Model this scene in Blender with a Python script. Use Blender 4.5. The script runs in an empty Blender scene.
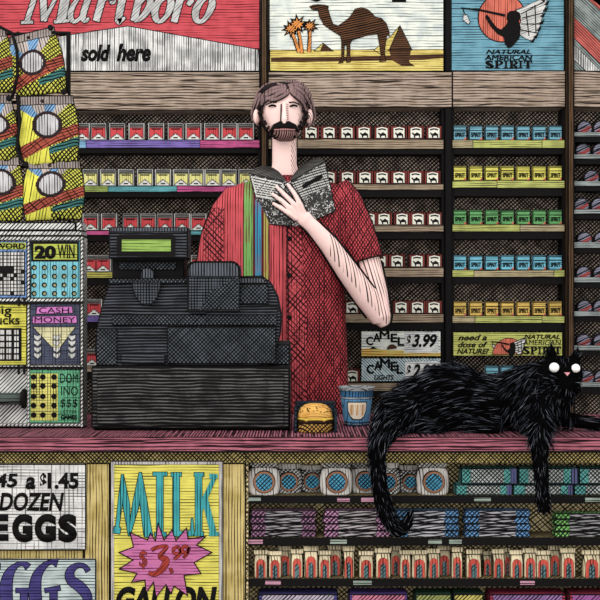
import bpy, bmesh, math, random
from mathutils import Vector, Matrix, noise
random.seed(7)
PI = math.pi
scene = bpy.context.scene
COL = scene.collection

# ---------------------------------------------------------------- camera, world, light, exposure
DIST, S0, ZC = 3.2, 0.0027, 1.29          # camera distance to the counter's front edge, metres per photo pixel there, eye height
cam_d = bpy.data.cameras.new('camera'); cam = bpy.data.objects.new('camera', cam_d); COL.objects.link(cam)
cam.location = (0, -DIST, ZC); cam.rotation_euler = (PI/2, 0, 0)
cam_d.sensor_width = 36; cam_d.lens = 36*DIST/(600*S0); cam_d.clip_start = 0.05
scene.camera = cam
w = bpy.data.worlds.new('world'); scene.world = w; w.use_nodes = True
w.node_tree.nodes['Background'].inputs[0].default_value = (1.0, 0.985, 0.96, 1)
w.node_tree.nodes['Background'].inputs[1].default_value = 1.12
def area(name, loc, target, size, power, col=(1, 1, 1)):
    d = bpy.data.lights.new(name, 'AREA'); d.size = size; d.energy = power; d.color = col
    o = bpy.data.objects.new(name, d); COL.objects.link(o); o.location = loc
    o.rotation_euler = (Vector(target)-Vector(loc)).to_track_quat('-Z', 'Y').to_euler(); return o
area('high_fill_light', (-0.9, -1.6, 3.0), (0, 0.6, 1.2), 1.6, 34, (1, 0.97, 0.92))  # added soft fill from high on the left, for even light
area('front_fill_light', (0.5, -4.2, 1.5), (0, 0.4, 0.9), 2.4, 30, (1, 0.98, 0.96))  # added fill behind the camera, brightens the dark candy shelves
scene.view_settings.view_transform = 'Standard'; scene.view_settings.look = 'None'
scene.view_settings.exposure = 0.0; scene.view_settings.gamma = 1.0; scene.view_settings.use_curve_mapping = False

# ---------------------------------------------------------------- measuring
def S(y): return S0*(DIST+y)/DIST
def X(px, y): return (px-300)*S(y)
def Z(py, y): return ZC+(300-py)*S(y)
def V(px, py, y): return Vector((X(px, y), y, Z(py, y)))
TOP = 0.92                                  # counter height

# ---------------------------------------------------------------- materials
def lin(c):
    g_ = .3*c[0]+.59*c[1]+.11*c[2]; c = tuple(min(255, max(0, g_+(v-g_)*.90)) for v in c)     # the drawing's inks are a little greyed
    return tuple(((v/255)/12.92 if v/255 <= 0.04045 else ((v/255+0.055)/1.055)**2.4) for v in c)
_m = {}
INK = (14, 12, 13)
class NT:
    def __init__(s, m):
        m.use_nodes = True; s.t = m.node_tree; s.t.nodes.clear()
    def n(s, kind, **kw):
        q = s.t.nodes.new(kind)
        for k, v in kw.items(): setattr(q, k, v)
        return q
    def put(s, sock, v):
        if v is None: return
        if isinstance(v, bpy.types.NodeSocket): s.t.links.new(v, sock)
        else: sock.default_value = v
    def math(s, op, a, b=None, c=None):
        q = s.n('ShaderNodeMath', operation=op); s.put(q.inputs[0], a); s.put(q.inputs[1], b); s.put(q.inputs[2], c); return q.outputs[0]
    def smooth(s, v, lo, hi):
        q = s.n('ShaderNodeMapRange', interpolation_type='SMOOTHSTEP'); s.put(q.inputs[0], v); s.put(q.inputs[1], lo); s.put(q.inputs[2], hi); return q.outputs[0]
    def mix(s, f, a, b):
        q = s.n('ShaderNodeMix', data_type='RGBA'); s.put(q.inputs[0], f); s.put(q.inputs[6], a if isinstance(a, bpy.types.NodeSocket) else (*a, 1)); s.put(q.inputs[7], b if isinstance(b, bpy.types.NodeSocket) else (*b, 1)); return q.outputs[2]
    def noise(s, vec, scale=1, detail=2):
        q = s.n('ShaderNodeTexNoise', noise_dimensions='3D'); s.put(q.inputs['Vector'], vec); q.inputs['Scale'].default_value = scale; q.inputs['Detail'].default_value = detail; return q.outputs[0]
    def xyz(s, x, y, z):
        q = s.n('ShaderNodeCombineXYZ'); s.put(q.inputs[0], x); s.put(q.inputs[1], y); s.put(q.inputs[2], z); return q.outputs[0]
def mat(name, col, layers=(), ink=INK, vary=0.12, rough=0.75, col2=None, stripes=None, spec=0.12, ky=(.35, .8), fine=.74):
    """layers: (angle of the strokes from horizontal in degrees, spacing in m, share inked, waviness)"""
    if name in _m: return _m[name]
    m = bpy.data.materials.new(name); _m[name] = m
    T = NT(m); out = T.n('ShaderNodeOutputMaterial'); b = T.n('ShaderNodeBsdfPrincipled')
    T.t.links.new(b.outputs[0], out.inputs[0])
    b.inputs['Roughness'].default_value = rough; b.inputs['Specular IOR Level'].default_value = spec
    co = T.n('ShaderNodeTexCoord').outputs['Object']; sx = T.n('ShaderNodeSeparateXYZ'); T.t.links.new(co, sx.inputs[0])
    x, y, z = sx.outputs
    rnd = T.n('ShaderNodeObjectInfo').outputs['Random']
    off = T.math('MULTIPLY', rnd, 7.3)
    qx = T.math('ADD', x, T.math('MULTIPLY', y, ky[0])); qz = T.math('ADD', z, T.math('MULTIPLY', y, ky[1]))
    c = lin(col); base = c
    if stripes:
        cur = T.mix(0.0, c, c)
        for x0, x1, sc in stripes:
            k = T.math('MULTIPLY', T.math('GREATER_THAN', x, x0), T.math('LESS_THAN', x, x1))
            cur = T.mix(k, cur, lin(sc))
        base = cur
    if vary:
        nv = T.noise(T.xyz(T.math('ADD', x, off), y, z), 22, 3)
        d = lin(col2) if col2 else tuple(v*(1-2.2*vary) for v in c)
        if stripes: base = T.mix(T.math('MULTIPLY', T.smooth(nv, 0.42, 0.68), 0.3), base, tuple(v*0.5 for v in c))
        else: base = T.mix(T.smooth(nv, 0.38, 0.66), c, d)
    mask = None
    for (ang, pitch, cover, wav) in layers:
        a = math.radians(ang); pitch = max(pitch*fine, .0080)
        v = T.math('ADD', T.math('MULTIPLY', qx, math.cos(a)), T.math('MULTIPLY', qz, math.sin(a)))        # along
        u = T.math('ADD', T.math('MULTIPLY', qx, -math.sin(a)), T.math('MULTIPLY', qz, math.cos(a)))      # across
        u = T.math('ADD', u, off)
        lo = T.noise(T.xyz(T.math('MULTIPLY', v, 7), T.math('MULTIPLY', u, 0.16/pitch), off), 1, 2)
        hi = T.noise(T.xyz(T.math('MULTIPLY', v, 9), T.math('MULTIPLY', u, 1.2/pitch), 3.7), 1, 1)
        ph = T.math('ADD', T.math('DIVIDE', u, pitch), T.math('MULTIPLY', lo, wav*3))
        sn = T.math('SINE', T.math('MULTIPLY', ph, 2*PI))
        t0 = math.cos(PI*cover)                                      # share above threshold = cover
        th = T.math('ADD', T.math('MULTIPLY', T.math('SUBTRACT', hi, 0.5), 2.3), t0)
        k = T.smooth(T.math('SUBTRACT', sn, th), -0.3, 0.3)
        mask = k if mask is None else T.math('MAXIMUM', mask, k)
    if mask is not None: base = T.mix(mask, base, lin(ink))
    if isinstance(base, tuple): b.inputs['Base Color'].default_value = (*base, 1)
    else: T.t.links.new(base, b.inputs['Base Color'])
    return m
H, VV, D1, D2 = 0, 90, 45, 135
ink = mat('black ink line', (12, 10, 11), vary=0)

# ---------------------------------------------------------------- mesh builder
class G:
    def __init__(s): s.bm = bmesh.new(); s.mats = []
    def mi(s, m):
        if m not in s.mats: s.mats.append(m)
        return s.mats.index(m)
    def poly(s, vs, m, smooth=False):
        try: f = s.bm.faces.new(vs)
        except ValueError: return None
        f.material_index = s.mi(m); f.smooth = smooth; return f
    def box(s, x0, x1, y0, y1, z0, z1, m, bev=0, bm_=ink):
        if x0 > x1: x0, x1 = x1, x0
        if z0 > z1: z0, z1 = z1, z0
        v = [s.bm.verts.new((x, y, z)) for x in (x0, x1) for y in (y0, y1) for z in (z0, z1)]
        F = [(0, 1, 3, 2), (4, 6, 7, 5), (0, 4, 5, 1), (2, 3, 7, 6), (0, 2, 6, 4), (1, 5, 7, 3)]
        fs = [s.poly([v[i] for i in f], m) for f in F]
        if bev:
            es = list({e for f in fs for e in f.edges})
            bev = min(bev, 0.32*min(x1-x0, y1-y0, z1-z0))
            bmesh.ops.bevel(s.bm, geom=es, offset=bev, segments=1, affect='EDGES', material=s.mi(bm_))
    def pbox(s, px0, py0, px1, py1, y, d, m, bev=0, bm_=ink):
        """box whose front face covers that stretch of the photo at depth y"""
        s.box(X(px0, y), X(px1, y), y, y+d, Z(py1, y), Z(py0, y), m, bev, bm_)
    def prism(s, pts, y, d, m, edge=None, w=0):
        """outline in photo measure at depth y, front face towards the room; w = inked rim"""
        P = [(X(a, y), Z(b, y)) for a, b in pts]
        ar = sum(P[i][0]*P[(i+1) % len(P)][1]-P[(i+1) % len(P)][0]*P[i][1] for i in range(len(P)))
        if ar < 0: P.reverse()
        fr = [s.bm.verts.new((a, y, b)) for a, b in P]; bk = [s.bm.verts.new((a, y+d, b)) for a, b in P]
        s.poly(list(fr), m); s.poly(list(reversed(bk)), edge or m)
        n = len(P)
        for i in range(n):
            j = (i+1) % n; s.poly([fr[j], fr[i], bk[i], bk[j]], edge or m)
        if w:
            for i in range(n):
                a, b = P[i], P[(i+1) % n]; s.seg(a, b, w, y-0.0006, ink)
    def seg(s, a, b, w, y, m):
        dx, dz = b[0]-a[0], b[1]-a[1]; L = math.hypot(dx, dz) or 1e-6; nx, nz = -dz/L*w/2, dx/L*w/2; ex, ez = dx/L*w/2, dz/L*w/2
        q = [(a[0]+nx-ex, a[1]+nz-ez), (a[0]-nx-ex, a[1]-nz-ez), (b[0]-nx+ex, b[1]-nz+ez), (b[0]+nx+ex, b[1]+nz+ez)]
        f = [s.bm.verts.new((u, y, v)) for u, v in q]; k = [s.bm.verts.new((u, y+0.0006, v)) for u, v in q]
        s.poly(f, m); s.poly(k[::-1], m)
        for i in range(4): s.poly([f[(i+1) % 4], f[i], k[i], k[(i+1) % 4]], m)
    def ribbon(s, pts, ws, y, d, m, grow=0):
        """pen stroke in photo measure: points, width at each point (pixels)"""
        if not isinstance(ws, (list, tuple)): ws = [ws]*len(pts)
        n = len(pts); Lp, Rp = [], []
        for i in range(n):
            a = pts[max(i-1, 0)]; b = pts[min(i+1, n-1)]; dx, dy = b[0]-a[0], b[1]-a[1]; L = math.hypot(dx, dy) or 1e-6
            h = ws[i]/2+grow; ex = (-dx/L*grow if i == 0 else dx/L*grow if i == n-1 else 0); ey = (-dy/L*grow if i == 0 else dy/L*grow if i == n-1 else 0)
            Lp.append((pts[i][0]-dy/L*h+ex, pts[i][1]+dx/L*h+ey)); Rp.append((pts[i][0]+dy/L*h+ex, pts[i][1]-dx/L*h+ey))
        for i in range(n-1):
            q = [Lp[i], Lp[i+1], Rp[i+1], Rp[i]]
            f = [s.bm.verts.new((X(a, y), y, Z(b, y))) for a, b in q]; k = [s.bm.verts.new((X(a, y), y+d, Z(b, y))) for a, b in q]
            s.poly(f, m); s.poly(k[::-1], m)
            for j in range(4): s.poly([f[(j+1) % 4], f[j], k[j], k[(j+1) % 4]], m)
    def disc(s, px, py, r, y, d, m, n=20, ry=None, w=0, a0=0, a1=2*PI):
        ry = ry or r
        k = n if a1-a0 < 2*PI-0.01 else n-1
        s.prism([(px+r*math.cos(a0+(a1-a0)*i/k if k != n-1 else 2*PI*i/n), py+ry*math.sin(a0+(a1-a0)*i/k if k != n-1 else 2*PI*i/n)) for i in range(n)], y, d, m, w=w)
    def rings(s, rr, m, cap=True, smooth=True):
        vs = [[s.bm.verts.new(p) for p in r] for r in rr]
        n = len(rr[0])
        for a, b in zip(vs, vs[1:]):
            for i in range(n):
                j = (i+1) % n; s.poly([a[i], a[j], b[j], b[i]], m, smooth)
        if cap: s.poly(vs[0][::-1], m); s.poly(vs[-1], m)
    def tube(s, pts, rs, m, n=10, flat=1.0, cap=True, ref=Vector((0, 1, 0))):
        pts = [Vector(p) for p in pts]
        if not isinstance(rs, (list, tuple)): rs = [rs]*len(pts)
        rr = []
        for i, p in enumerate(pts):
            t = (pts[min(i+1, len(pts)-1)]-pts[max(i-1, 0)]).normalized()
            q = t.cross(ref)
            if q.length < 0.05: q = t.cross(Vector((1, 0, 0)))
            q.normalize(); r2 = q.cross(t).normalized()
            rr.append([p+q*math.cos(2*PI*k/n)*rs[i]+r2*math.sin(2*PI*k/n)*rs[i]*flat for k in range(n)])
        s.rings(rr, m, cap)
    def lathe(s, c, prof, m, n=24, mats=None, axis='z'):
        rr = []
        for r, h in prof:
            rr.append([(c[0]+r*math.cos(2*PI*k/n), c[1]+r*math.sin(2*PI*k/n), c[2]+h) if axis == 'z' else (c[0]+r*math.cos(2*PI*k/n), c[1]+h, c[2]+r*math.sin(2*PI*k/n)) for k in range(n)])
        vs = [[s.bm.verts.new(p) for p in r] for r in rr]
        for q, (a, b) in enumerate(zip(vs, vs[1:])):
            for i in range(n):
                j = (i+1) % n; s.poly([a[i], a[j], b[j], b[i]], mats[q] if mats else m, True)
        s.poly(vs[0][::-1], mats[0] if mats else m); s.poly(vs[-1], mats[-1] if mats else m)
    def ball(s, c, rx, ry, rz, m, seg=20, rot=None):
        g = bmesh.ops.create_icosphere(s.bm, subdivisions=3, radius=1)
        k = s.mi(m)
        for v in g['verts']:
            p = Vector((v.co.x*rx, v.co.y*ry, v.co.z*rz))
            if rot: p.rotate(rot)
            v.co = p+Vector(c)
        for f in {f for v in g['verts'] for f in v.link_faces}: f.material_index = k; f.smooth = True
    def obj(s, name, parent=None, fix=True):
        if fix: bmesh.ops.recalc_face_normals(s.bm, faces=s.bm.faces)
        me = bpy.data.meshes.new(name); s.bm.to_mesh(me); s.bm.free()
        for m in s.mats: me.materials.append(m)
        return link(name, me, parent)
def root_of(o):
    off = Vector((0, 0, 0))
    while o: off += o.location; o = o.parent
    return off
def link(name, me, parent=None):
    """me is in world coordinates; its origin goes to its base (top-level) or its parent's"""
    o = bpy.data.objects.new(name, me); COL.objects.link(o)
    if parent:
        o.parent = parent; me.transform(Matrix.Translation(-root_of(parent)))
    else:
        xs = [v.co for v in me.vertices]
        c = Vector(((min(v.x for v in xs)+max(v.x for v in xs))/2, (min(v.y for v in xs)+max(v.y for v in xs))/2, min(v.z for v in xs)))
        me.transform(Matrix.Translation(-c)); o.location = c
    return o
def tag(o, label, cat, group=None):
    o['label'] = label; o['category'] = cat
    if group: o['group'] = group
    return o
def thing(name, label, cat, loc, group=None):
    o = bpy.data.objects.new(name, None); COL.objects.link(o); o.location = loc; o.empty_display_size = 0.05
    return tag(o, label, cat, group)
def struct(o): o['kind'] = 'structure'; return o
def dup(o, loc, label, group=None):
    r = o.copy(); COL.objects.link(r); r.location = loc
    if label: r['label'] = label
    if group: r['group'] = group
    for ch in list(o.children):
        c = ch.copy(); COL.objects.link(c); c.parent = r
        for g in list(ch.children):
            d = g.copy(); COL.objects.link(d); d.parent = c
    return r
def text(s, x0, y0, x1, y1, y, m, name, parent, d=0.0012, shear=0, bold=0, outline=0, om=None, arch=0):
    """lettering cut to fill that stretch of the photo at depth y"""
    lays = [(0, y, m)]
    if outline: lays.append((outline, y+d*0.5, om or ink))
    allv = None
    bmj = bmesh.new(); ms = []; box = None
    for k, (off, yy, mm) in enumerate(lays):
        cu = bpy.data.curves.new(name, 'FONT'); cu.body = s; cu.shear = shear; cu.offset = bold; cu.extrude = 0; cu.resolution_u = 4; cu.space_line = 0.95
        o = bpy.data.objects.new(name, cu); COL.objects.link(o)
        dg = bpy.context.evaluated_depsgraph_get(); dg.update()
        me = bpy.data.meshes.new_from_object(o.evaluated_get(dg))
        bpy.data.objects.remove(o); bpy.data.curves.remove(cu)
        if box is None: box = (min(v.co.x for v in me.vertices), max(v.co.x for v in me.vertices), min(v.co.y for v in me.vertices), max(v.co.y for v in me.vertices))
        t = bmesh.new(); t.from_mesh(me); bpy.data.meshes.remove(me)
        bmesh.ops.remove_doubles(t, verts=t.verts, dist=1e-5)
        if off:   # fattened copy behind: an inked rim
            t2 = bmesh.new()
            for a in range(8):
                q = t.copy(); dx, dz = math.cos(a*PI/4)*off, math.sin(a*PI/4)*off
                mm2 = bpy.data.meshes.new('t'); q.to_mesh(mm2); q.free()
                n0 = len(t2.verts); t2.from_mesh(mm2); bpy.data.meshes.remove(mm2); t2.verts.ensure_lookup_table()
                for v in t2.verts[n0:]: v.co.x += dx/((x1-x0)/(box[1]-box[0])); v.co.y += dz/((y1-y0)/(box[3]-box[2]))
            t.free(); t = t2
        r = bmesh.ops.extrude_face_region(t, geom=list(t.faces))
        newv = {g for g in r['geom'] if isinstance(g, bmesh.types.BMVert)}
        for v in t.verts:
            u = (v.co.x-box[0])/(box[1]-box[0]); q = (v.co.y-box[2])/(box[3]-box[2])
            px = x0+u*(x1-x0); py = y1+q*(y0-y1)-arch*(1-(2*u-1)**2)
            back = v in newv
            v.co = (X(px, yy), yy+(d if back else 0), Z(py, yy))
        for f in t.faces: f.material_index = k
        tm = bpy.data.meshes.new('t'); t.to_mesh(tm); t.free(); bmj.from_mesh(tm); bpy.data.meshes.remove(tm)
        ms.append(mm)
    bmesh.ops.recalc_face_normals(bmj, faces=bmj.faces)
    me = bpy.data.meshes.new(name); bmj.to_mesh(me); bmj.free()
    for mm in ms: me.materials.append(mm)
    return link(name, me, parent)
def spline(P, k=6):
    out = []
    for i in range(len(P)-1):
        a, b, c, d = P[max(i-1, 0)], P[i], P[i+1], P[min(i+2, len(P)-1)]
        for j in range(k):
            t = j/k
            out.append(tuple(0.5*((2*b[q])+(-a[q]+c[q])*t+(2*a[q]-5*b[q]+4*c[q]-d[q])*t*t+(-a[q]+3*b[q]-3*c[q]+d[q])*t**3) for q in range(len(b))))
    out.append(tuple(P[-1])); return out
def glyphs(strokes, y, d, m, name, parent, edge=1.0):
    """hand-drawn letters: list of (points, widths, curved?) strokes, with an inked rim behind"""
    g = G()
    for n_, st in enumerate(strokes):
        pts, ws = st[0], st[1]; yk = y-n_*.00009
        if not isinstance(ws, (list, tuple)): ws = [ws]*len(pts)
        q = [(*p, v) for p, v in zip(pts, ws)]
        if len(st) > 2: q = spline(q, 6)
        P = [(a, b) for a, b, _ in q]; W = [c for *_, c in q]
        g.ribbon(P, W, yk, d, m)
        if edge: g.ribbon(P, W, y+.0004+d*0.5+n_*.00004, d, ink, grow=edge)
    return g.obj(name, parent)
# ---------------------------------------------------------------- shared materials
wood_h = mat('grey brown board wood', (178, 158, 142), [(H, .0135, .30, .4), (H, .029, .12, .35)], ink=(40, 30, 24), col2=(158, 138, 120))
wood_post = mat('dark brown post wood', (92, 68, 46), [(VV, .009, .38, .3)], ink=(22, 14, 8))
tan_v = mat('straw coloured wood', (205, 184, 118), [(VV, .010, .26, .25)], ink=(52, 42, 18), col2=(178, 156, 88))
band_x = mat('cross hatched straw band', (196, 178, 110), [(D1, .008, .42, .06), (D2, .008, .42, .06)], ink=(20, 16, 8))
candy_back = mat('woven tan backing', (228, 208, 156), [(38, .0125, .34, .12), (D2, .0135, .34, .14)], ink=(26, 22, 12))
dark_back = mat('dark hatched backing', (184, 166, 150), [(42, .0155, .50, .12), (D2, .0135, .46, .12)], ink=(16, 13, 12), vary=.3)
pink_top = mat('rose countertop surface', (170, 100, 118), [(VV, .011, .46, .1), (VV, .023, .24, .2)], ink=(30, 10, 16), vary=.12, ky=(0, .8))
pink_front = mat('rose countertop edge', (176, 98, 116), [(H, .012, .34, .4), (H, .019, .22, .4)], ink=(34, 10, 20), vary=.15)
black_m = mat('black shelf paint', (15, 13, 14), vary=0)
plain_wall = mat('dim plaster', (120, 112, 104), [(D1, .02, .2, .1)])
floor_m = mat('worn brown floor', (170, 156, 138), [(H, .05, .15, .3)])
strip_wood = mat('greyish shelf edge wood', (166, 146, 122), [(H, .011, .25, .35)], ink=(40, 30, 22))

# ---------------------------------------------------------------- the setting
g = G(); g.box(-3, 3, -3.6, 1.6, -0.05, 0, floor_m); struct(g.obj('floor'))
g = G(); g.box(-3, 3, 1.5, 1.6, 0, 3.2, plain_wall); struct(g.obj('wall_back'))

# ---------------------------------------------------------------- counter
LX, RX = X(-90, 0), X(690, 0)
g = G()
g.box(LX, RX, 0, .64, TOP-.038, TOP, pink_front)
for f in g.bm.faces:
    if abs(f.normal.z) > .9 or (abs(f.calc_center_median().z-TOP) < 1e-4): f.material_index = g.mi(pink_top)
ct = g.obj('countertop'); tag(ct, 'long rose pink countertop running under the register, cup and cat', 'countertop')
g = G(); g.box(LX, RX, -.0015, .002, TOP-.0425, TOP-.0375, ink); g.obj('ink_edge', ct)
g = G(); g.box(LX, RX, -.002, -.0002, TOP-.0012, TOP+.0006, ink); g.obj('ink_edge', ct)
# cabinet under the left half
cc = thing('counter_cabinet', 'straw coloured wooden counter front carrying the egg and milk signs', 'cabinet', (X(80, .04), .3, 0))
xs = X(246, .04)
g = G(); g.box(LX, xs-.001, .045, .60, 0, TOP-.075, tan_v); g.obj('front_panel', cc)
g = G(); g.box(LX, xs-.001, .03, .60, TOP-.0745, TOP-.043, band_x); g.obj('apron', cc)
for a, b in ((84, 110), (222, 246)):
    g = G(); g.box(X(a, .03), X(b, .03)-.001, .032, .0445, 0, TOP-.075, tan_v, .003); g.obj('post', cc)
g = G(); g.box(LX, X(84, .03)-.001, .036, .0445, Z(561, .036), Z(550, .036), tan_v, .002); g.obj('rail', cc)
# candy shelves under the right half
cu = thing('candy_shelf_unit', 'open shelf unit below the countertop filled with sweets and snacks', 'shelf unit', (X(440, .04), .3, 0))
g = G(); g.box(xs+.0005, RX, .135, .60, 0, TOP-.075, candy_back); g.obj('back_panel', cu)
g = G(); g.box(xs+.0005, RX, .03, .60, TOP-.0745, TOP-.043, band_x); g.obj('apron', cu)
g = G(); g.box(xs+.0005, xs+.006, .04, .1345, 0, TOP-.0755, candy_back); g.obj('side_panel', cu)
g = G(); g.box(RX-.01, RX, .04, .1345, 0, TOP-.0755, tan_v); g.obj('side_panel', cu)
CY = .045                                     # front of the candy shelves
SH = {1: (495.5, 503.5), 2: (537.5, 545.5), 3: (578.5, 586.5), 4: (622, 630)}
tagc = {'g': mat('grey green price tag', (150, 165, 155), [(H, .005, .25, .2)]), 'p': mat('dusty pink price tag', (196, 140, 165), [(H, .005, .25, .2)])}
tags = {1: [(247, 261, 'g'), (337, 350, 'p'), (361, 374, 'p'), (474, 491, 'g'), (585, 602, 'g')], 2: [(248, 263, 'p'), (330, 347, 'g'), (428, 442, 'g'), (449, 462, 'g')], 3: [(265, 281, 'p'), (353, 372, 'g'), (520, 535, 'p')], 4: []}
shelf_m = {}
for k, (a, b) in SH.items():
    g = G(); g.box(xs+.0065, RX-.0105, CY, .1345, Z(b, CY), Z(a, CY), black_m); g.bm.normal_update()
    top = mat('tan shelf surface', (140, 124, 86), [(38, .012, .4, .1)], ink=(26, 22, 12))
    for f in g.bm.faces:
        if all(abs(v.co.z-Z(a, CY)) < 1e-5 for v in f.verts): f.material_index = g.mi(top)
    so = g.obj('shelf', cu); shelf_m[k] = so
    for t in tags[k]:
        g = G(); g.pbox(t[0], a+2, t[1], b-1.5, CY-.002, .002, tagc[t[2]], .0006); g.obj('price_tag', so)

# ---------------------------------------------------------------- cigarette cabinets on the back wall
BY, BK = 1.20, 1.285
def bay(px0, px1, label, rows, stripf, head, hx=None, lip=False):
    t = thing('cigarette_cabinet', label, 'cabinet', (X((px0+px1)/2, BY), (BY+BK)/2, 0))
    a, b = X(px0, BY), X(px1, BY)
    g = G(); g.box(a, b, BK, BK+.03, 0, Z(head[0], BY), dark_back); g.obj('back_panel', t)
    for u, v in ((a, a+.008), (b-.008, b)):
        g = G(); g.box(u, v, BY+.004, BK-.0005, 0, Z(head[1], BY)-.0005, black_m); g.obj('side_panel', t)
    g = G(); g.box(a, X(hx or px1, BY), BY-.01, BK-.0005, Z(head[1], BY), Z(head[0], BY), wood_h, .003); g.obj('header_board', t)
    for k, (s0, s1, s2) in enumerate(rows):
        g = G(); g.box(a+.0085, b-.0085, BY, BK-.0005, Z(s2, BY), Z(s1-.6 if lip else s0, BY), black_m); so = g.obj('shelf', t)
        for (u, v, m) in stripf(k):
            g = G(); g.pbox(max(u, px0+.3), s0, min(v, px1-.3), s1, BY-.005, .0045, m, .0012); g.obj('shelf_edge', so)
    return t
def flat(n, c): return mat(n, c, [(H, .010, .22, .35)], ink=tuple(int(v*.25) for v in c))
mag, pur, cya, yel, grn, blu = flat('magenta strip', (200, 84, 142)), flat('violet strip', (128, 108, 190)), flat('teal strip', (96, 176, 186)), flat('mustard strip', (196, 190, 88)), flat('olive strip', (150, 172, 88)), flat('pale blue strip', (130, 185, 225))
lrows = [(140, 148, 153), (186, 192, 197), (230.5, 235, 241), (272, 278, 285), (316, 322, 329), (366, 372, 379), (415, 421, 430)]
lst = [[(70, 86, blu), (86, 200, pur), (200, 260, mag)], [(70, 108, grn), (108, 177, cya), (177, 260, mag)], [(70, 150, mag), (150, 260, cya)], [(70, 130, yel), (130, 260, mag)], [(70, 260, pur)], [(70, 260, strip_wood)], [(70, 260, strip_wood)]]
bay(-40, 260, 'cigarette cabinet with coloured shelf edges under the red sign', lrows, lambda k: lst[k], (72, 111))
mrows = [(139, 149, 154), (184, 190, 197), (225.5, 232, 239), (267.5, 277, 283), (314, 323, 330), (382.5, 391, 397), (430, 438, 444)]
bay(268, 444, 'cigarette cabinet with bare wood shelf edges under the desert sign', mrows, lambda k: [(268, 444, strip_wood)], (72, 108), 452)
rrows = [(140, 148, 154), (180.5, 188, 196), (224.5, 231.5, 239), (270, 277, 284), (316, 323, 331), (381, 388, 394), (430, 438, 444)]
yg, yg2 = flat('yellow green strip', (186, 192, 104)), flat('faded straw strip', (180, 166, 128))
rst = [[(452, 473, yg2), (473, 542, yg), (542, 565, yg)], [(452, 497, yg), (497, 565, yg)], [(452, 520, yg), (520, 565, yg2)], [(452, 474, yg), (474, 554, yg2), (554, 565, yg)], [(452, 475, yg2), (475, 542, yg), (542, 565, yg)], [(452, 565, yg)], [(452, 565, yg)]]
bay(452, 565, 'cigarette cabinet with yellow green shelf edges under the blue sign', rrows, lambda k: rst[k], (71, 108))
trows = [(132, 136.5, 142), (154, 159, 164), (181, 186, 191), (209, 214, 219), (242, 248, 253), (277, 282.5, 288), (311, 316.5, 322), (345, 350.5, 356), (382, 387, 394), (430, 438, 444)]
grey_s = flat('pale grey strip', (150, 160, 160))
bay(573, 700, 'snuff tin cabinet with pale grey shelf edges at the far right', trows, lambda k: [(573, 700, grey_s)], (71, 108), None, True)
def post(px0, px1, label, m):
    if m is black_m:      # the header board runs across it
        t = thing('divider_post', label, 'post', (X((px0+px1)/2, BY), BY+.03, 0))
        for z0_, z1_ in ((0, Z(108, BY)-.0005), (Z(72, BY)+.0005, 2.75)):
            g = G(); g.box(X(px0, BY)+.001, X(px1, BY)-.001, BY-.008, BK, z0_, z1_, m, .004); g.obj('post_section', t)
        return
    g = G(); g.box(X(px0, BY)+.001, X(px1, BY)-.001, BY-(.008 if m is black_m else .03), BK, 0, 2.75, m, .004); tag(g.obj('divider_post'), label, 'post')
post(260.5, 268, 'dark brown wooden post behind the shopkeeper between the red and desert signs', wood_post)
post(444.5, 452, 'solid black post between the desert sign and the blue sign', black_m)
post(565.5, 573, 'dark brown wooden post left of the round snuff tins', wood_post)
SY = BY-.012

# ---------------------------------------------------------------- signs over the cabinets
def panel(label, px0, py0, px1, py1, m, name='shop_sign', y=SY, d=.010, bev=.003, cat='sign', grp=None):
    t = thing(name, label, cat, (X((px0+px1)/2, y), y+d/2, Z(py1, y)), grp)
    g = G(); g.pbox(px0, py0, px1, py1, y, d, m, bev); g.obj('board', t); return t
red_s = mat('red sign paint', (208, 76, 86), [(H, .013, .20, .35)], ink=(90, 14, 24), col2=(190, 66, 76))
white_v = mat('white sign paint', (226, 226, 226), [(VV, .012, .26, .2), (VV, .004, .12, .2)], ink=(60, 60, 62), col2=(176, 176, 176))
silver = mat('silver lettering', (196, 196, 196), [(D1, .012, .2, .1)], ink=(90, 90, 90), vary=.15)
sg = panel('big red and white tobacco sign reading Marlboro sold here', -60, -75, 260, 72, red_s)
g = G(); y = SY-.0015
g.prism([(-59, 54), (128, 26), (259, 49.5), (259, 71), (-59, 71)], y, .0014, white_v, w=.0028); g.obj('white_field', sg)
y = SY-.003
SL = [ # italic serif letters, tops above the picture
 ([(46, -38), (27, 21)], [5, 5]), ([(21, 22.5), (33, 22)], [3, 3]), ([(42, -38), (44, 21)], [8, 6]), ([(44, 21), (74, -38)], [3.5, 3.5]), ([(72, -38), (61, 21)], [9, 9]), ([(54, 22), (69, 20.5)], [3, 3]), ([(38, -38), (48, -38)], [3, 3]),
 ([(88, 3), (86, -3), (79, -2), (72, 8), (70.5, 17), (74, 21.5), (80, 18), (86, 8)], [3, 3, 3, 5, 5.5, 4, 3, 3], 1), ([(89, -4), (83, 15), (85, 20.5), (89, 18)], [6, 6, 5, 2], 1),
 ([(103, -4), (96, 21)], [7, 6.5]), ([(98, 10), (104, 0), (110, -2), (113, 1), (110, 3)], [3, 3, 4, 6, 3], 1),
 ([(130, -38), (119, 16), (120, 20.5), (125, 17.5)], [7, 7, 5, 2], 1),
 ([(147, -38), (134, 21)], [7, 7]), ([(134, 21), (141, 18), (149, 8), (150, 0), (146, -3), (140, 4)], [3, 5, 7, 6, 4, 3], 1),
 ([(166, -3), (159, 1), (155, 10), (156, 19), (161, 21), (167, 15), (171, 4), (169, -3), (166, -3)], [4, 6, 7, 6, 4, 5, 7, 5, 4], 1),
 ([(181, -4), (174, 22)], [7, 6.5]), ([(176, 10), (182, 0), (188, -3), (191, 0), (188, 5)], [3, 3, 4, 6, 4], 1),
 ([(208, -4), (201, 1), (196, 10), (196, 19), (201, 21.5), (207, 16), (212, 5), (211, -3), (208, -4)], [4, 6, 7, 6, 4, 5, 7, 5, 4], 1)]
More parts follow.
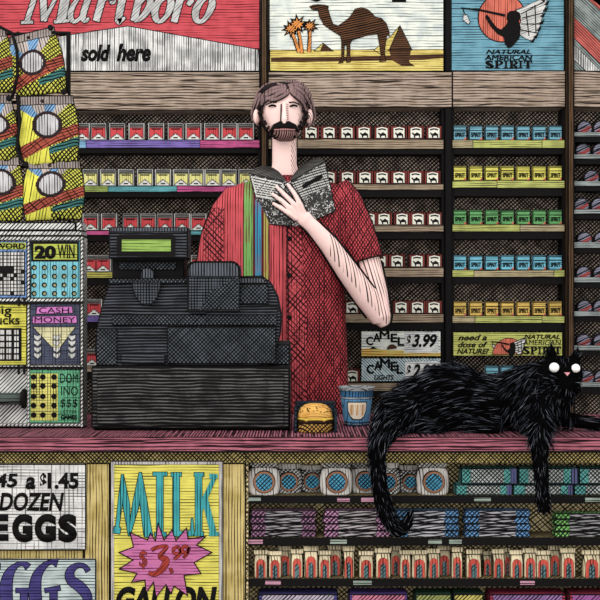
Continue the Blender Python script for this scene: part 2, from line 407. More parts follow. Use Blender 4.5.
glyphs(SL, y, .0012, silver, 'lettering', sg, .9)
text('sold', 81, 44.5, 110.5, 61.5, y, ink, 'lettering', sg, shear=.25, bold=.045)
text('here', 116.5, 43.5, 151, 61.5, y, ink, 'lettering', sg, shear=.25, bold=.045)

sky = mat('pale sky paint', (232, 236, 224), [(H, .014, .17, .35)], ink=(70, 84, 92), col2=(206, 214, 210))
sand = mat('sand paint', (226, 208, 116), [(H, .009, .22, .5)], ink=(110, 84, 26), col2=(206, 184, 92))
camel_b = mat('dark camel brown', (112, 70, 42), [(12, .011, .6, .4)], ink=(10, 6, 4))
pyr = mat('pyramid brown', (96, 62, 40), [(H, .008, .4, .35)], ink=(24, 12, 6))
oran = mat('palm orange', (232, 146, 70), [(50, .01, .2, .3)], ink=(70, 30, 10))
cs = panel('desert tobacco sign with a brown camel, orange palms and pyramids', 269, -75, 444, 72, sky)
y = SY-.0012
g = G(); g.prism([(270, 50), (443.5, 49.5), (443.5, 71), (270, 71)], y, .0010, sand, w=.0018)
g.prism([(271, 57.5), (330, 57), (444, 54), (443, 58), (420, 60), (330, 61.5), (271, 62)], y-.0004, .0010, pyr); g.obj('sand_field', cs)
g = G(); g.prism([(314, 51), (323, 43), (333, 51)], y-.001, .001, pyr, w=.0025); g.prism([(314, 51), (323, 43), (320, 51)], y-.0012, .001, sand); g.obj('small_pyramid_picture', cs)
g = G(); g.prism([(389, 50), (400, 25.5), (412, 50)], y-.001, .001, pyr, w=.0025); g.prism([(389, 50), (400, 25.5), (390, 37), (374, 50), (380, 54)], y-.0008, .001, sand, w=.0022)
g.prism([(389, 50), (411, 50), (409, 62), (415, 66), (402, 66), (392, 60)], y-.0013, .001, pyr); g.obj('pyramid_picture', cs)
g = G(); yc = y-.002
C = [(309.5, 6.5), (313, 5), (318, 4.5), (325, 5), (328.5, 6.5), (328, 9), (330, 16), (333, 24), (338, 26), (345, 21), (350, 17), (355, 9), (361, 7.5), (367, 9), (373, 14), (375, 17), (381, 18), (386, 23), (389, 31), (389.5, 36), (387, 35), (386, 40), (384.5, 52), (386, 61), (379.5, 61.5), (381, 56), (379.5, 45), (377.5, 34), (368, 35), (360, 37.5), (352, 40), (350, 44), (350, 55), (350.5, 62), (346.5, 62.5), (347, 52), (346.5, 44), (344.5, 46), (344, 55), (343, 62.5), (338.5, 63), (341.5, 58), (341.5, 42), (340.5, 36), (331, 30), (324, 25), (319.5, 17), (318, 10), (312, 9.5)]
C = [(a, b) for a, b in C]
g.prism(C, yc, .0012, camel_b, w=.0022); g.obj('camel_picture', cs)
g = G()
for (bx, by, tx, ty, r) in ((299, 52, 291, 30, 9), (302, 53, 297.5, 25, 10), (309, 52, 310, 27, 8)):
    g.ribbon([(tx, ty), ((tx+bx)/2+.5, (ty+by)/2), (bx, by)], [2, 2.4, 3], y-.0016, .001, oran, 0); g.ribbon([(tx, ty), (bx, by)], [3.4, 4.6], y-.0010, .001, ink)
    P = []; Q = []
    n = 9
    for i in range(2*n):
        a = 2*PI*i/(2*n)+bx; rr = r*(1.0 if i % 2 == 0 else .45)*(.85+.3*((i*7) % 5)/5)
        P.append((tx+rr*math.cos(a), ty-1+rr*.85*math.sin(a))); Q.append((tx+(rr*1.0+1.6)*math.cos(a), ty-1+(rr*.85+1.3)*math.sin(a)))
    g.prism(Q, y-.0018, .001, ink); g.prism([(a*.72+tx*.28, b*.72+(ty-1)*.28) for a, b in P], y-.0026, .001, oran)
g.obj('palm_picture', cs)
for ch, a, b, yb in (('C', 305, 323, 1.5), ('A', 326, 344, -6), ('M', 345, 367, -9), ('E', 371, 387, -6), ('L', 392, 406, 1.8)):
    text(ch, a, yb-30, b, yb, y-.001, ink, 'lettering', cs, bold=.03)

blue_s = mat('sky blue sign paint', (110, 166, 186), [(H, .013, .22, .35)], ink=(24, 44, 54), col2=(96, 150, 172))
orb = mat('orange red disc', (220, 112, 92), [(VV, .010, .22, .2)], ink=(100, 30, 20))
feath = mat('feather grey white', (214, 214, 212), [(20, .010, .18, .2)], ink=(60, 60, 60))
def emblem(t, y, cx, cy, k, half=False):
    fx, fy, fk = (cx-1, cy-9, .40) if half else (cx, cy, k)
    F = lambda a, b: (fx+(a-502)*fk, fy+(b-18)*fk)
    g = G()
    if half: g.prism([(cx+24*k*math.cos(a), cy+24*k*math.sin(a)) for a in [PI+i*PI*.86/16 for i in range(17)]]+[(cx+20*k, cy)], y, .001, orb, w=.002)
    else: g.disc(cx, cy, 24*k, y, .001, orb, n=36, w=.0035 if k > .9 else .002)
    g.obj('orange_disc', t)
    g = G()
    B = [(507, 14), (510, 11), (516, 10.5), (520, 13), (521, 17), (519, 21), (521, 28), (519.5, 38), (513, 46), (508.5, 48.5), (505, 44), (503.5, 37), (498, 34.5), (491, 27), (487, 20.5), (485, 17.5), (486, 14.5), (488.5, 16), (492, 21.5), (497, 27.5), (501, 29.5), (506, 25), (508, 21), (506.5, 19)]
    g.prism([F(*p) for p in B], y-.0012, .001, ink); g.obj('figure_picture', t)
    g = G()
    W = [(515, 10), (523, 7), (532, 3), (541, -1), (547, 0), (546, 6), (543, 12), (542, 18), (540, 26), (537, 34), (533, 41), (526, 39), (520, 35), (519, 28), (521, 20), (518, 13)]
    g.prism([F(*p) for p in W], y-.0008, .001, feath, w=.002*min(1, k+.3))
    for a, b in (((521, 14), (545, 1)), ((522, 18), (543, 13)), ((521, 24), (541, 24)), ((521, 30), (537, 33)), ((526, 11), (529, 36)), ((535, 5), (536, 33))):
        g.ribbon([F(*a), F(*b)], 1.0*k, y-.0015, .0006, ink)
    for a in ((546, 3), (545, 9), (542, 15), (541, 22), (538, 29), (535, 36), (532, 40), (543, -1)):
        g.prism([F(a[0]-2, a[1]+1.5), F(a[0]+4, a[1]-3.5), F(a[0]+1.5, a[1]+2.5)], y-.0018, .0006, ink)
    g.obj('headdress_picture', t)
    g = G(); g.ribbon([F(461, 8), F(480, 10), F(505, 15.5)], [1.4*k, 2*k, 2.6*k], y-.002, .001, ink); g.ribbon([F(463, 9), F(465, 15)], 1*k, y-.002, .001, ink)
    g.prism([F(463.5, 14), F(467, 15), F(470, 22), F(468.5, 24.5), F(463, 20)], y-.002, .001, feath, w=.0018*min(1, k+.3)); g.obj('pipe_picture', t)
ss = panel('blue tobacco sign with an orange disc and feathered figure smoking a pipe', 451, -75, 564.5, 71, blue_s)
emblem(ss, SY-.0014, 502, 18, 1)
y = SY-.0016
text('NATURAL', 486, 49.5, 531, 54, y, ink, 'lettering', ss, shear=.3, bold=.03)
text('AMERICAN', 485, 55, 532, 60, y, ink, 'lettering', ss, shear=.1, outline=.3)
# slab letters S P I R I T
x0 = 486; SP = []
def slab(ch, x, w_, a, b):
    m_ = x+w_/2; h = b-a
    t = w_*.32; s_ = h*.13
    if ch == 'S': return [([(x+w_*.9, a+h*.22), (m_, a+s_*.6), (x+w_*.15, a+h*.25), (m_, a+h*.5), (x+w_*.88, a+h*.75), (m_, b-s_*.6), (x+w_*.08, b-h*.22)], [t*.6, t*.6, t, t*1.1, t, t*.6, t*.6], 1)]
    if ch == 'I': return [([(m_, a), (m_, b)], t*1.2), ([(x, a+s_/2), (x+w_, a+s_/2)], s_), ([(x, b-s_/2), (x+w_, b-s_/2)], s_)]
    if ch == 'P': return [([(x+w_*.28, a), (x+w_*.28, b)], t), ([(x, b-s_/2), (x+w_*.6, b-s_/2)], s_), ([(x, a+s_/2), (x+w_*.6, a+s_/2), (x+w_*.9, a+h*.28), (x+w_*.6, a+h*.52), (x+w_*.3, a+h*.55)], [s_, s_, t, s_, s_], 1)]
    if ch == 'R': return slab('P', x, w_, a, b)+[([(x+w_*.5, a+h*.52), (x+w_, b)], [t*.7, t])]
    if ch == 'T': return [([(m_, a), (m_, b)], t), ([(x, a+s_/2), (x+w_, a+s_/2)], s_*1.2), ([(x+.4, a), (x+.4, a+h*.3)], .8), ([(x+w_-.4, a), (x+w_-.4, a+h*.3)], .8), ([(x+w_*.25, b-s_/2), (x+w_*.75, b-s_/2)], s_)]
def slabword(word, x0, x1, a, b, narrow=('I',)):
    ws = [.55 if c in narrow else 1 for c in word]; gap = .14; tot = sum(ws)+gap*(len(word)-1); k = (x1-x0)/tot; out = []; x = x0
    for c, w_ in zip(word, ws): out += slab(c, x, w_*k, a, b); x += (w_+gap)*k
    return out
glyphs(slabword('SPIRIT', 485.5, 532, 60.5, 68.5), y, .001, ink, 'lettering', ss, .15)
ds = panel('sign with diagonal red, white and grey stripes at the top right corner', 573.5, -75, 700, 71, mat('grey sign paint', (150, 162, 160), [(D2, .010, .3, .2)], ink=(30, 34, 34), vary=.2))
g = G(); y = SY-.0012
g.prism([(574, -40), (574, -12), (700, 114-43), (700, 60)], y, .001, orb)
g.obj('red_stripe', ds)
g = G(); g.prism([(574, 17), (574, 38), (607, 71), (632, 71)], y, .001, mat('brick red stripe', (206, 100, 92), [(D2, .010, .3, .2)], ink=(60, 14, 14)), w=.002); g.prism([(574, -14), (574, -36), (690, 71), (665, 71)], y, .001, mat('brick red stripe', (0, 0, 0)), w=.002); g.obj('red_stripe', ds)
g = G(); g.prism([(574, 44), (574, 60), (586, 71), (601, 71)], y, .001, white_v, w=.002); g.obj('white_stripe', ds)

# ---------------------------------------------------------------- small signs in the cabinets
amber = mat('amber dune paint', (222, 176, 84), [(H, .008, .25, .5)], ink=(110, 60, 14), col2=(200, 190, 100))
p1 = panel('small desert price card reading CAMEL 3.99, upper of the two', 361, 331, 441, 356.5, sky, 'price_card', BY-.012, .006, .002, 'price card')
y = BY-.0132
g = G(); g.prism([(361.5, 349), (375, 348), (385, 350), (404, 350.5), (404, 356), (361.5, 356)], y, .001, amber); g.prism([(404, 353), (440.5, 353), (440.5, 356), (404, 356)], y, .001, amber)
g.disc(392, 349.5, 5, y-.0005, .001, pyr, n=12, a0=PI, w=.0012); g.prism([(369, 349), (373, 346.5), (378, 349)], y-.0005, .001, ink); g.obj('dune_picture', p1)
def arcword(word, t, xs_, ys_, wpx, h, y, nm='lettering'):
    for c, a, b in zip(word, xs_, ys_): text(c, a-(.6 if c == 'M' else 0), b-h, a+wpx+(2.2 if c == 'M' else -.6 if c in 'EL' else 0), b, y, ink, nm, t, outline=.42)
arcword('CAMEL', p1, (366.5, 373.5, 380.5, 391, 398), (345, 341.5, 339, 342, 345.5), 6.5, 8, y-.001)
g = G(); g.pbox(405, 332, 438.5, 352, y-.0005, .001, mat('price ticket paper', (226, 228, 228), [(H, .008, .15, .3)], ink=(90, 100, 110)), .0008, ink); g.obj('price_field', p1)
text('$', 406.5, 335, 411, 347, y-.002, ink, 'lettering', p1, bold=.03, shear=.2); text('3.99', 412, 334, 437, 347.5, y-.002, ink, 'lettering', p1, shear=.3, bold=.04)
lightb = mat('pale blue diagonal hatching', (196, 214, 216), [(D2, .011, .36, .1)], ink=(60, 100, 120), vary=.1)
p2 = panel('small pale blue price card reading CAMEL LIGHTS, below the desert one', 361, 358, 441, 381.5, lightb, 'price_card', BY-.012, .006, .002, 'price card')
arcword('CAMEL', p2, (367, 374.5, 381, 391, 397), (373.5, 370, 367.5, 370.5, 373.5), 6.5, 8.5, y-.001)
text('LIGHTS', 374, 375, 394, 380, y-.001, ink, 'lettering', p2, shear=.2, bold=.025)
g = G(); g.pbox(405, 361, 440.5, 381, y-.0005, .001, _m['price ticket paper'], .0008, ink); g.obj('price_field', p2)
text('$', 406.5, 365, 411, 377, y-.002, ink, 'lettering', p2, bold=.03, shear=.2); text('2.99', 412, 364, 437, 378, y-.002, ink, 'lettering', p2, shear=.3, bold=.04)
p3 = panel('yellow green shelf card asking need a dose of nature, above the cat', 453, 332, 562.5, 356, mat('yellow green card', (196, 200, 104), [(H, .008, .2, .3)], ink=(70, 72, 20), vary=.08), 'shelf_card', BY-.012, .006, .002, 'shelf card')
text('need a', 458, 334.5, 487, 340.5, y-.001, ink, 'lettering', p3, shear=.35, bold=.025)
text('dose of', 458, 341.5, 488, 347.5, y-.001, ink, 'lettering', p3, shear=.35, bold=.025)
text('NATURE?', 457, 348.5, 489, 354, y-.001, ink, 'lettering', p3, shear=.3, bold=.025)
emblem(p3, y-.0006, 509, 354.5, .68, True)
text('NATURAL', 524, 334.5, 560, 339, y-.001, ink, 'lettering', p3, shear=.3, bold=.025)
text('AMERICAN', 523, 340, 561, 345, y-.001, ink, 'lettering', p3, shear=.15, bold=.0)
glyphs(slabword('SPIRIT', 523, 561, 346.5, 354.5), y-.001, .001, ink, 'lettering', p3, .1)
# ---------------------------------------------------------------- cigarette packs
ORD = ['first', 'second', 'third', 'fourth', 'fifth', 'sixth', 'seventh', 'eighth', 'ninth', 'tenth', 'eleventh', 'twelfth', 'thirteenth']
foil = mat('pack side grey', (200, 200, 198), [(VV, .006, .25, .1)], ink=(50, 50, 50))
lidm = mat('pack lid grey', (110, 110, 108), [(H, .006, .4, .2)])
red_p = mat('pack red', (216, 72, 78), [(VV, .007, .12, .1)], ink=(110, 16, 24), vary=.06)
yel_p = mat('pack pale yellow', (232, 228, 140), [(VV, .007, .10, .1)], ink=(120, 110, 40), vary=.06)
whi_p = mat('pack white', (228, 228, 224), vary=.05)
def packbase(name, px, top, bot, wpx, y, dpt, m, bev=.0022, label='x', grp=None):
    g = G(); g.pbox(px-wpx/2, top, px+wpx/2, bot, y, dpt, m, bev)
    o = g.obj(name); return tag(o, label, 'cigarette pack', grp)
PY = BY+.004
def chevron_pack(colm, cn):
    wp, hp = 17, 17.5; o = packbase('cigarette_pack', 300, 300-hp, 300, wp, PY, .024, foil)
    g = G(); g.pbox(293.0, 283.6, 307.0, 287.2, PY-.0008, .001, lidm, 0); g.obj('lid', o)
    g = G(); y = PY-.0008
    g.prism([(293.3, 287.6), (306.7, 287.6), (306.7, 298.4), (300, 293), (293.3, 298.4)], y, .0008, colm, w=.0013); g.obj('label_print', o)
    g = G(); g.prism([(293.8, 299.3), (300, 294.3), (306.2, 299.3)], y, .0008, whi_p); g.ribbon([(297.8, 297.6), (302.2, 297.6)], 1.3, y-.0004, .0004, ink); g.ribbon([(295.5, 289), (304.5, 289)], 1.2, y-.0006, .0004, ink); g.obj('emblem', o)
    return o
def zpos(py): return Z(py, BY)+.0002     # standing on the shelf whose edge top is at py
proto = {}
def put(kind, make, row, px, label, group):
    loc_x = X(px, PY); z = zpos(row)
    if kind not in proto:
        o = make(); proto[kind] = o; o.location = (loc_x, o.location.y, z); o['label'] = label; o['group'] = group
    else: dup(proto[kind], (loc_x, proto[kind].location.y, z), label, group)
lx = [[82, 98.5, 117, 136.5, 156, 175.5, 193.5, 212, 229.5, 246], [90.5, 108, 126, 145, 163, 181, 196, 212.5, 229, 246.5], [90.5, 109, 130.5, 148, 165, 182, 198.5], [89, 103, 199], [94], [92]]
rn = ['top', 'second', 'third', 'fourth', 'fifth', 'sixth']
for r, xs_ in enumerate(lx):
    cn = 'pale yellow' if r == 1 else 'red'
    for i, px in enumerate(xs_):
        side = 'of the left cabinet' if r < 3 else 'beside the register'
        put('y' if r == 1 else 'r', lambda: chevron_pack(yel_p if r == 1 else red_p, cn), lrows[r][0], px, f'{cn} and white cigarette pack, {ORD[i]} from left, {rn[r]} shelf {side}', f'{cn} packs on the {rn[r]} shelf of the left cabinet')
brn = mat('pack red brown', (136, 56, 50), [(VV, .006, .3, .1)], ink=(20, 8, 8))
crm = mat('pack cream', (236, 236, 222), vary=.05)
def camel_pack():
    o = packbase('cigarette_pack', 300, 300-13.5, 300, 16.8, PY, .024, brn, .0022)
    g = G(); y = PY-.0008
    g.prism([(294.3, 289), (300, 287.6), (305.7, 289), (305.7, 299), (294.3, 299)], y, .0008, crm, w=.0014); g.obj('label_print', o)
    g = G(); y -= .0006
    g.prism([(295.6, 294), (297, 293.3), (298, 294.8), (299.5, 294.3), (301, 293), (302.5, 294.2), (304, 295), (304.4, 298.6), (303.2, 298.6), (302.8, 296.6), (299.4, 296.8), (299.2, 298.6), (298, 298.6), (297.6, 296.4)], y, .0006, ink)
    g.ribbon([(296, 290.7), (300, 289.8), (304, 290.7)], 1.4, y, .0006, ink); g.obj('emblem', o); return o
mx = [[311, 329, 347, 364, 382, 399, 416, 434], [329, 347.5, 365, 382, 399, 415.5, 432.5], [369, 384, 402, 418, 434.5], [380, 397, 417, 434.5], [352, 366, 401, 417.5, 434], [352]]
for r, xs_ in enumerate(mx):
    for i, px in enumerate(xs_):
        put('c', camel_pack, mrows[r][0], px, f'small brown and cream pack, {ORD[len(xs_)-1-i]} from the right, {rn[r]} shelf of middle cabinet', f'brown and cream packs on the {rn[r]} shelf of the middle cabinet')
cc_ = {'sky blue': (112, 172, 194), 'lemon yellow': (224, 216, 96), 'leaf green': (98, 168, 100), 'bright blue': (112, 192, 218), 'amber': (226, 188, 92), 'pale blue': (120, 190, 214)}
def spirit_pack(cn):
    c = cc_[cn]; m = mat('pack '+cn, c, [(H, .006, .14, .2)], ink=tuple(int(v*.3) for v in c), vary=.08)
    o = packbase('cigarette_pack', 300, 300-15, 300, 13.2, PY, .024, m, .0022)
    g = G(); y = PY-.0008; dk = mat('pack band '+cn, tuple(int(v*.62) for v in c), [(H, .005, .3, .2)])
    g.pbox(293.8, 285.4, 306.2, 287.2, y, .001, dk, 0); g.pbox(293.6, 290, 306.4, 290.7, y, .001, ink, 0); g.obj('lid_band', o)
    text('SPIRIT', 295, 292.4, 305, 297, y, ink, 'lettering', o, d=.0006, bold=.05)
    g = G(); g.prism([(303, 299.6), (306.2, 297), (306.2, 299.6)], y, .001, orb); g.obj('corner_print', o); return o
rx = [460, 476, 492, 507.5, 523.5, 539.5, 555.5]
for r, cn in enumerate(cc_):
    for i, px in enumerate(rx if r < 5 else rx[2:5]):
        put(cn, lambda: spirit_pack(cn), rrows[r][0], px, f'{cn} cigarette pack, {ORD[i]} from left on the {rn[r]} shelf of right cabinet', f'{cn} packs in the right cabinet')
# ---------------------------------------------------------------- snuff tins
tin_rim = mat('tin dark rim', (34, 28, 34), [(D1, .006, .3, .1)]); tin_f = mat('tin lavender grey face', (140, 142, 164), [(20, .007, .3, .2)], ink=(20, 18, 30))
tin_r = mat('tin brick stripe', (170, 74, 74), [(20, .007, .3, .2)], ink=(30, 12, 14))
def tin():
    r = .030; cx, cy, cz = 0, BY+.030, r
    g = G(); g.lathe((cx, cy, cz), [(r*.96, -.011), (r, -.009), (r, .009), (r*.96, .011)], tin_rim, 28, axis='y'); o = g.obj('snuff_tin')
    g = G(); P = lambda a, q: (cx+q*math.cos(a), cz+q*math.sin(a))
    def arc(a0, a1, n=14, q=r*.84): return [P(a0+(a1-a0)*i/n, q) for i in range(n+1)]
    def cut(pts, m, yy):
        f = [g.bm.verts.new((a, cy-yy, b)) for a, b in pts]; k = [g.bm.verts.new((a, cy-.0105, b)) for a, b in pts]
        g.poly(f, m); g.poly(k[::-1], m)
        for i in range(len(pts)): g.poly([f[(i+1) % len(pts)], f[i], k[i], k[(i+1) % len(pts)]], m)
    cut(arc(0, 2*PI-.2, 24), tin_f, .0118); g.obj('face', o)
    g = G(); cut([P(PI*1.15, r*.8), P(PI*1.4, r*.8), P(PI*.02, r*.84), P(PI*.16, r*.84)], tin_r, .0126); g.obj('stripe', o)
    g = G(); cut([P(PI*1.02, r*.84), P(PI*1.1, r*.84), P(PI*.22, r*.84), P(PI*.26, r*.84)], ink, .0128); g.obj('lettering', o)
    return tag(o, 'x', 'tin')
tp = None
tr = [(584, 600), (582.5, 599.5), (591, 607), (581, 598), (584, 601), (583, 600), (584, 600), (583, 600), (586, 601)]
for r, xs_ in enumerate(tr):
    for i, px in enumerate(xs_):
        lb = f'round lavender and brick striped snuff tin, {["left", "right"][i]} one on the {ORD[r]} shelf down'
        if tp is None: tp = tin(); o = tp; o['label'] = lb
        else: o = dup(tp, (0, 0, 0), lb)
        o['group'] = 'snuff tins at the far right'
        o.location = (X(px, BY+.03), BY+.03, Z(trows[r][1]-.6, BY)+.0002)

# ---------------------------------------------------------------- scratch ticket dispenser
DY = .21
zx = lambda py: Z(py, DY)
metal = mat('white hatched metal', (206, 208, 206), [(D1, .011, .36, .08)], ink=(20, 20, 20))
metal2 = mat('white ribbed metal', (214, 214, 212), [(D1, .007, .4, .05)], ink=(20, 20, 20))
dd = thing('ticket_dispenser', 'tall white metal scratch ticket dispenser with four ticket windows, left of register', 'ticket dispenser', (X(20, DY), DY+.09, TOP))
g = G(); g.box(X(-60, DY), X(83, DY), DY+.012, DY+.07, TOP+.0005, zx(236), metal, .004); g.obj('housing', dd)
g = G(); g.box(X(-62, DY), X(82.5, DY), DY-.008, DY+.07, zx(235.6), zx(231), metal, .002); g.box(X(-62, DY), X(76, DY), DY-.001, DY+.07, zx(230.6), zx(222), metal, .004); g.box(X(76.5, DY), X(82.5, DY), DY-.006, DY+.07, zx(230.6), zx(222), metal2, .002); g.obj('lid', dd)
g = G()
for a, b in ((27.2, 29.6), (80.5, 83)): g.box(X(a, DY), X(b, DY), DY, DY+.0115, TOP+.004, zx(236.5), metal2, .001)
g.box(X(-60, DY), X(-57, DY), DY, DY+.0115, TOP+.004, zx(236.5), metal2, .001)
for a, b in ((236.5, 240), (298.5, 301.5), (365.5, 368.5), (423.5, 426)):
    for u, v in ((-56.9, 27.1), (29.7, 80.4)): g.box(X(u, DY), X(v, DY), DY+.0005, DY+.0115, zx(b), zx(a), metal2, .0008)
for a in (301.6, 366.5): g.box(X(-57, DY), X(83, DY), DY-.003, DY-.0002, zx(a+2.4), zx(a), black_m)
g.obj('window_frame', dd)
for a, b in ((298.5, 306), (364.5, 374.5)):
    for u in (17.5, 23):
        g = G(); g.pbox(u, a, u+2.2, b, DY-.008, .0045, black_m); g.obj('clip', dd)
g = G(); g.tube([(X(-50, DY), DY-.006, zx(398.5)), (X(23, DY), DY-.006, zx(398.5))], .017, mat('dark green grey roller', (84, 96, 92), [(H, .006, .35, .2)]), 20); g.tube([(X(23, DY), DY-.006, zx(398.5)), (X(26, DY), DY-.006, zx(398.5))], .028, black_m, 20); g.obj('roller', dd)
TY = DY+.002
def ticket(label, x0, y0, x1, y1, m):
    t = thing('scratch_ticket', label, 'scratch ticket', (X((x0+x1)/2, TY), TY, Z(y1, TY)), 'scratch tickets in the dispenser')
    g = G(); g.pbox(x0, y0, x1, y1, TY, .008, m, .0015); g.obj('card', t); return t
y = TY-.001
aqua = mat('ticket aqua', (112, 190, 206), [(VV, .008, .16, .2)], ink=(20, 50, 60)); dgl = mat('ticket yellow green', (176, 186, 74), [(H, .008, .22, .3)], ink=(40, 60, 20))
t = ticket('aqua scratch ticket with grey dots reading 20 WIN', 30.2, 241, 80, 298, aqua)
g = G(); g.pbox(31, 241.5, 79, 261.5, y, .001, black_m); g.pbox(33.5, 244, 77, 259.5, y-.0008, .0008, dgl); g.obj('title_field', t)
text('20', 34.5, 245.5, 56, 259, y-.0018, ink, 'lettering', t, bold=.06); text('WIN', 57.5, 244.5, 74.5, 258.5, y-.0018, ink, 'lettering', t, bold=.02)
def dots(t, xs_, ys_, r, m1, m2=None):
    g = G()
    for a in xs_:
        for b in ys_:
            g.disc(a, b, r, y, .001, ink, 10)
            if m2: g.disc(a+.3, b+.2, r*.55, y-.0005, .0005, m2, 8)
    g.obj('dot_grid', t)
khaki = mat('scratch dot khaki', (140, 140, 104), vary=0)
dots(t, (34, 44.3, 54.4, 64, 74), (267.5, 276.3, 285, 293.5), 2.7, ink, khaki)
t = ticket('blue framed crossword scratch ticket at the top left of the dispenser', -50, 241, 27, 298, mat('ticket blue', (104, 140, 196), [(D1, .007, .2, .1)], ink=(20, 30, 60)))
g = G(); g.pbox(-46, 242.5, 26, 249.5, y, .001, _m['ticket yellow green'], .0006); g.obj('title_field', t)
text('CROSSWORD', -32, 243.3, 25, 248.8, y-.001, ink, 'lettering', t, bold=.03)
g = G(); g.pbox(-46, 251.5, 25, 295.5, y, .001, black_m)
rs = random.Random(3)
for i in range(20):
    for j in range(12):
        if rs.random() > .13 and not (4 <= j <= 5 and i > 12 and i < 17): g.pbox(-45.2+i*3.5, 252.3+j*3.6, -45.2+i*3.5+2.6, 252.3+j*3.6+2.7, y-.0006, .0005, foil)
g.obj('crossword_grid', t)
t = ticket('yellow scratch ticket reading BIG BUCKS over a black number grid', -50, 303, 26.5, 365, mat('ticket lemon', (214, 208, 78), [(H, .009, .2, .2)], ink=(60, 60, 16)))
text('Big', -8, 305.5, 11.5, 317, y-.001, ink, 'lettering', t, bold=.01); text('Bucks', -11, 315, 19.5, 324.5, y-.0018, ink, 'lettering', t, bold=.01)
g = G(); g.pbox(-46, 328, 21.5, 361, y, .001, black_m)
for i in range(9):
    for j in range(5): g.pbox(-44+i*7.2, 330+j*6.2, -44+i*7.2+5, 330+j*6.2+4.4, y-.0006, .0005, foil)
g.obj('number_grid', t)
slate = mat('ticket slate', (72, 78, 100), [(H, .009, .14, .1), (VV, .009, .14, .1)], ink=(20, 22, 30)); magp = mat('ticket magenta', (196, 112, 184), vary=.1)
t = ticket('slate scratch ticket reading CASH MONEY over a pale triangle', 30.2, 303, 80, 364.5, slate)
g = G(); g.prism([(37, 307), (72, 306.3), (73, 313), (36, 314)], y, .001, magp, w=.0014); g.prism([(32.5, 316.5), (76.5, 315.5), (77, 323), (32.5, 323.5)], y, .001, magp, w=.0014); g.obj('title_field', t)
text('CASH', 39, 307.5, 69, 313, y-.0012, ink, 'lettering', t, bold=.0); text('MONEY', 34.5, 317, 75, 322.5, y-.0012, ink, 'lettering', t, bold=.0)
g = G(); g.prism([(33, 327), (75.5, 327), (56.5, 352)], y, .001, mat('pale cream triangle', (214, 208, 160), [(VV, .008, .2, .1), (H, .008, .2, .1)], ink=(60, 60, 50)), w=.0014)
for a in (37.5, 56.5, 72):
    for b in (337.5, 343, 349.5, 355.5): g.prism([(a-4, b-3), (a, b-1.6), (a+4, b-3), (a+3.2, b+.5), (a, b+3.3), (a-3.2, b+.5)], y-.0012, .0008, foil, w=.0008)
g.obj('triangle_print', t)
tgr = mat('ticket green', (94, 172, 130), [(VV, .009, .12, .1), (H, .009, .12, .1)], ink=(14, 50, 34))
t = ticket('green scratch ticket with yellow dot panel reading DOMINO', 27.4, 369.5, 80, 423, tgr)
g = G(); g.pbox(30.5, 373.5, 58, 420.5, y, .001, mat('dot panel yellow', (214, 208, 104), [(VV, .010, .2, .1), (H, .009, .2, .1)], ink=(60, 60, 30)), .0008); g.obj('dot_panel', t)
y -= .001; dots(t, (33.5, 42.8, 54), (377, 386, 396.5, 405.5, 415), 2.9, ink); y += .001
text('DOM', 60, 373.5, 78, 383, y, ink, 'lettering', t); text('INO', 61, 386.5, 78, 395.5, y, ink, 'lettering', t); text('$$$', 60, 399, 77.5, 408, y, ink, 'lettering', t, shear=.1)
text('LETTER', 60.5, 410.3, 77, 413.3, y, ink, 'lettering', t); text('GAMES', 60.5, 415, 77, 419.5, y, ink, 'lettering', t, bold=.05)
# ---------------------------------------------------------------- crisp rack and bags
RY = .30
rk = thing('crisp_rack', 'black bent rod rack holding the hanging crisp bags above the ticket dispenser', 'rack', (X(40, RY), RY, zx(222)))
zt = zx(222)+.0005
def rod(P, r=.0048, nm='rod'):
    g = G(); g.tube([V(*p) for p in P], r, ink, 10, ref=Vector((.3, .9, .2))); return g.obj(nm, rk)
for px in (14, 66):
    g = G(); g.tube([(X(px, RY), RY+.05, zt), (X(px, RY), RY+.05, Z(28, RY))], .0045, black_m, 10); g.obj('upright', rk)
rod([(52, 32.5, RY-.034), (60, 33, RY-.032), (67.5, 33, RY-.03), (68.5, 36, RY-.03), (67.8, 60, RY-.032), (67.5, 93, RY-.036)])
rod([(0, 27, RY-.034), (12, 33, RY-.032), (17, 50, RY-.034), (17.5, 75, RY-.038), (12, 99, RY-.042)])
rod([(17, 95, RY-.038), (20, 120, RY-.036), (16.5, 150, RY-.038), (22, 160, RY-.042), (28, 168, RY-.042)])
rod([(-40, 34, RY+.05), (67, 34, RY+.05)]); rod([(67.5, 34, RY+.05), (67.5, 34, RY-.03)]); rod([(-40, 102, RY+.05), (67, 102, RY+.05)]); rod([(-40, 167, RY+.05), (67, 167, RY+.05)])
for px, py in ((53.5, 31), (66.5, 94.5), (12.5, 101), (29, 166)):
    g = G(); g.lathe((X(px, RY), RY-.046, Z(py, RY)), [(.006, -.004), (.0085, 0), (.0085, .006), (.006, .010)], black_m, 14, axis='y'); g.obj('clip', rk)
b_yel = mat('bag yellow cross hatch', (204, 202, 74), [(D1, .012, .42, .05), (D2, .012, .42, .05)], ink=(18, 18, 6)); b_yl2 = mat('bag yellow striped', (216, 212, 74), [(80, .012, .2, .1)], ink=(30, 30, 8))
b_red = mat('bag brick band', (170, 76, 60), [(28, .009, .34, .15), (D2, .014, .2, .1)], ink=(30, 8, 6)); b_tea = mat('bag teal patch', (52, 112, 110), [(20, .007, .42, .1)], ink=(8, 20, 20))
b_gry = mat('bag taupe', (150, 138, 134), [(VV, .008, .3, .1)], ink=(30, 24, 24)); b_blu = mat('bag blue ray', (108, 152, 196), [(60, .009, .26, .1)], ink=(14, 24, 44)); b_sil = mat('bag silver disc', (190, 188, 192), [(VV, .009, .24, .1)], ink=(30, 30, 34))
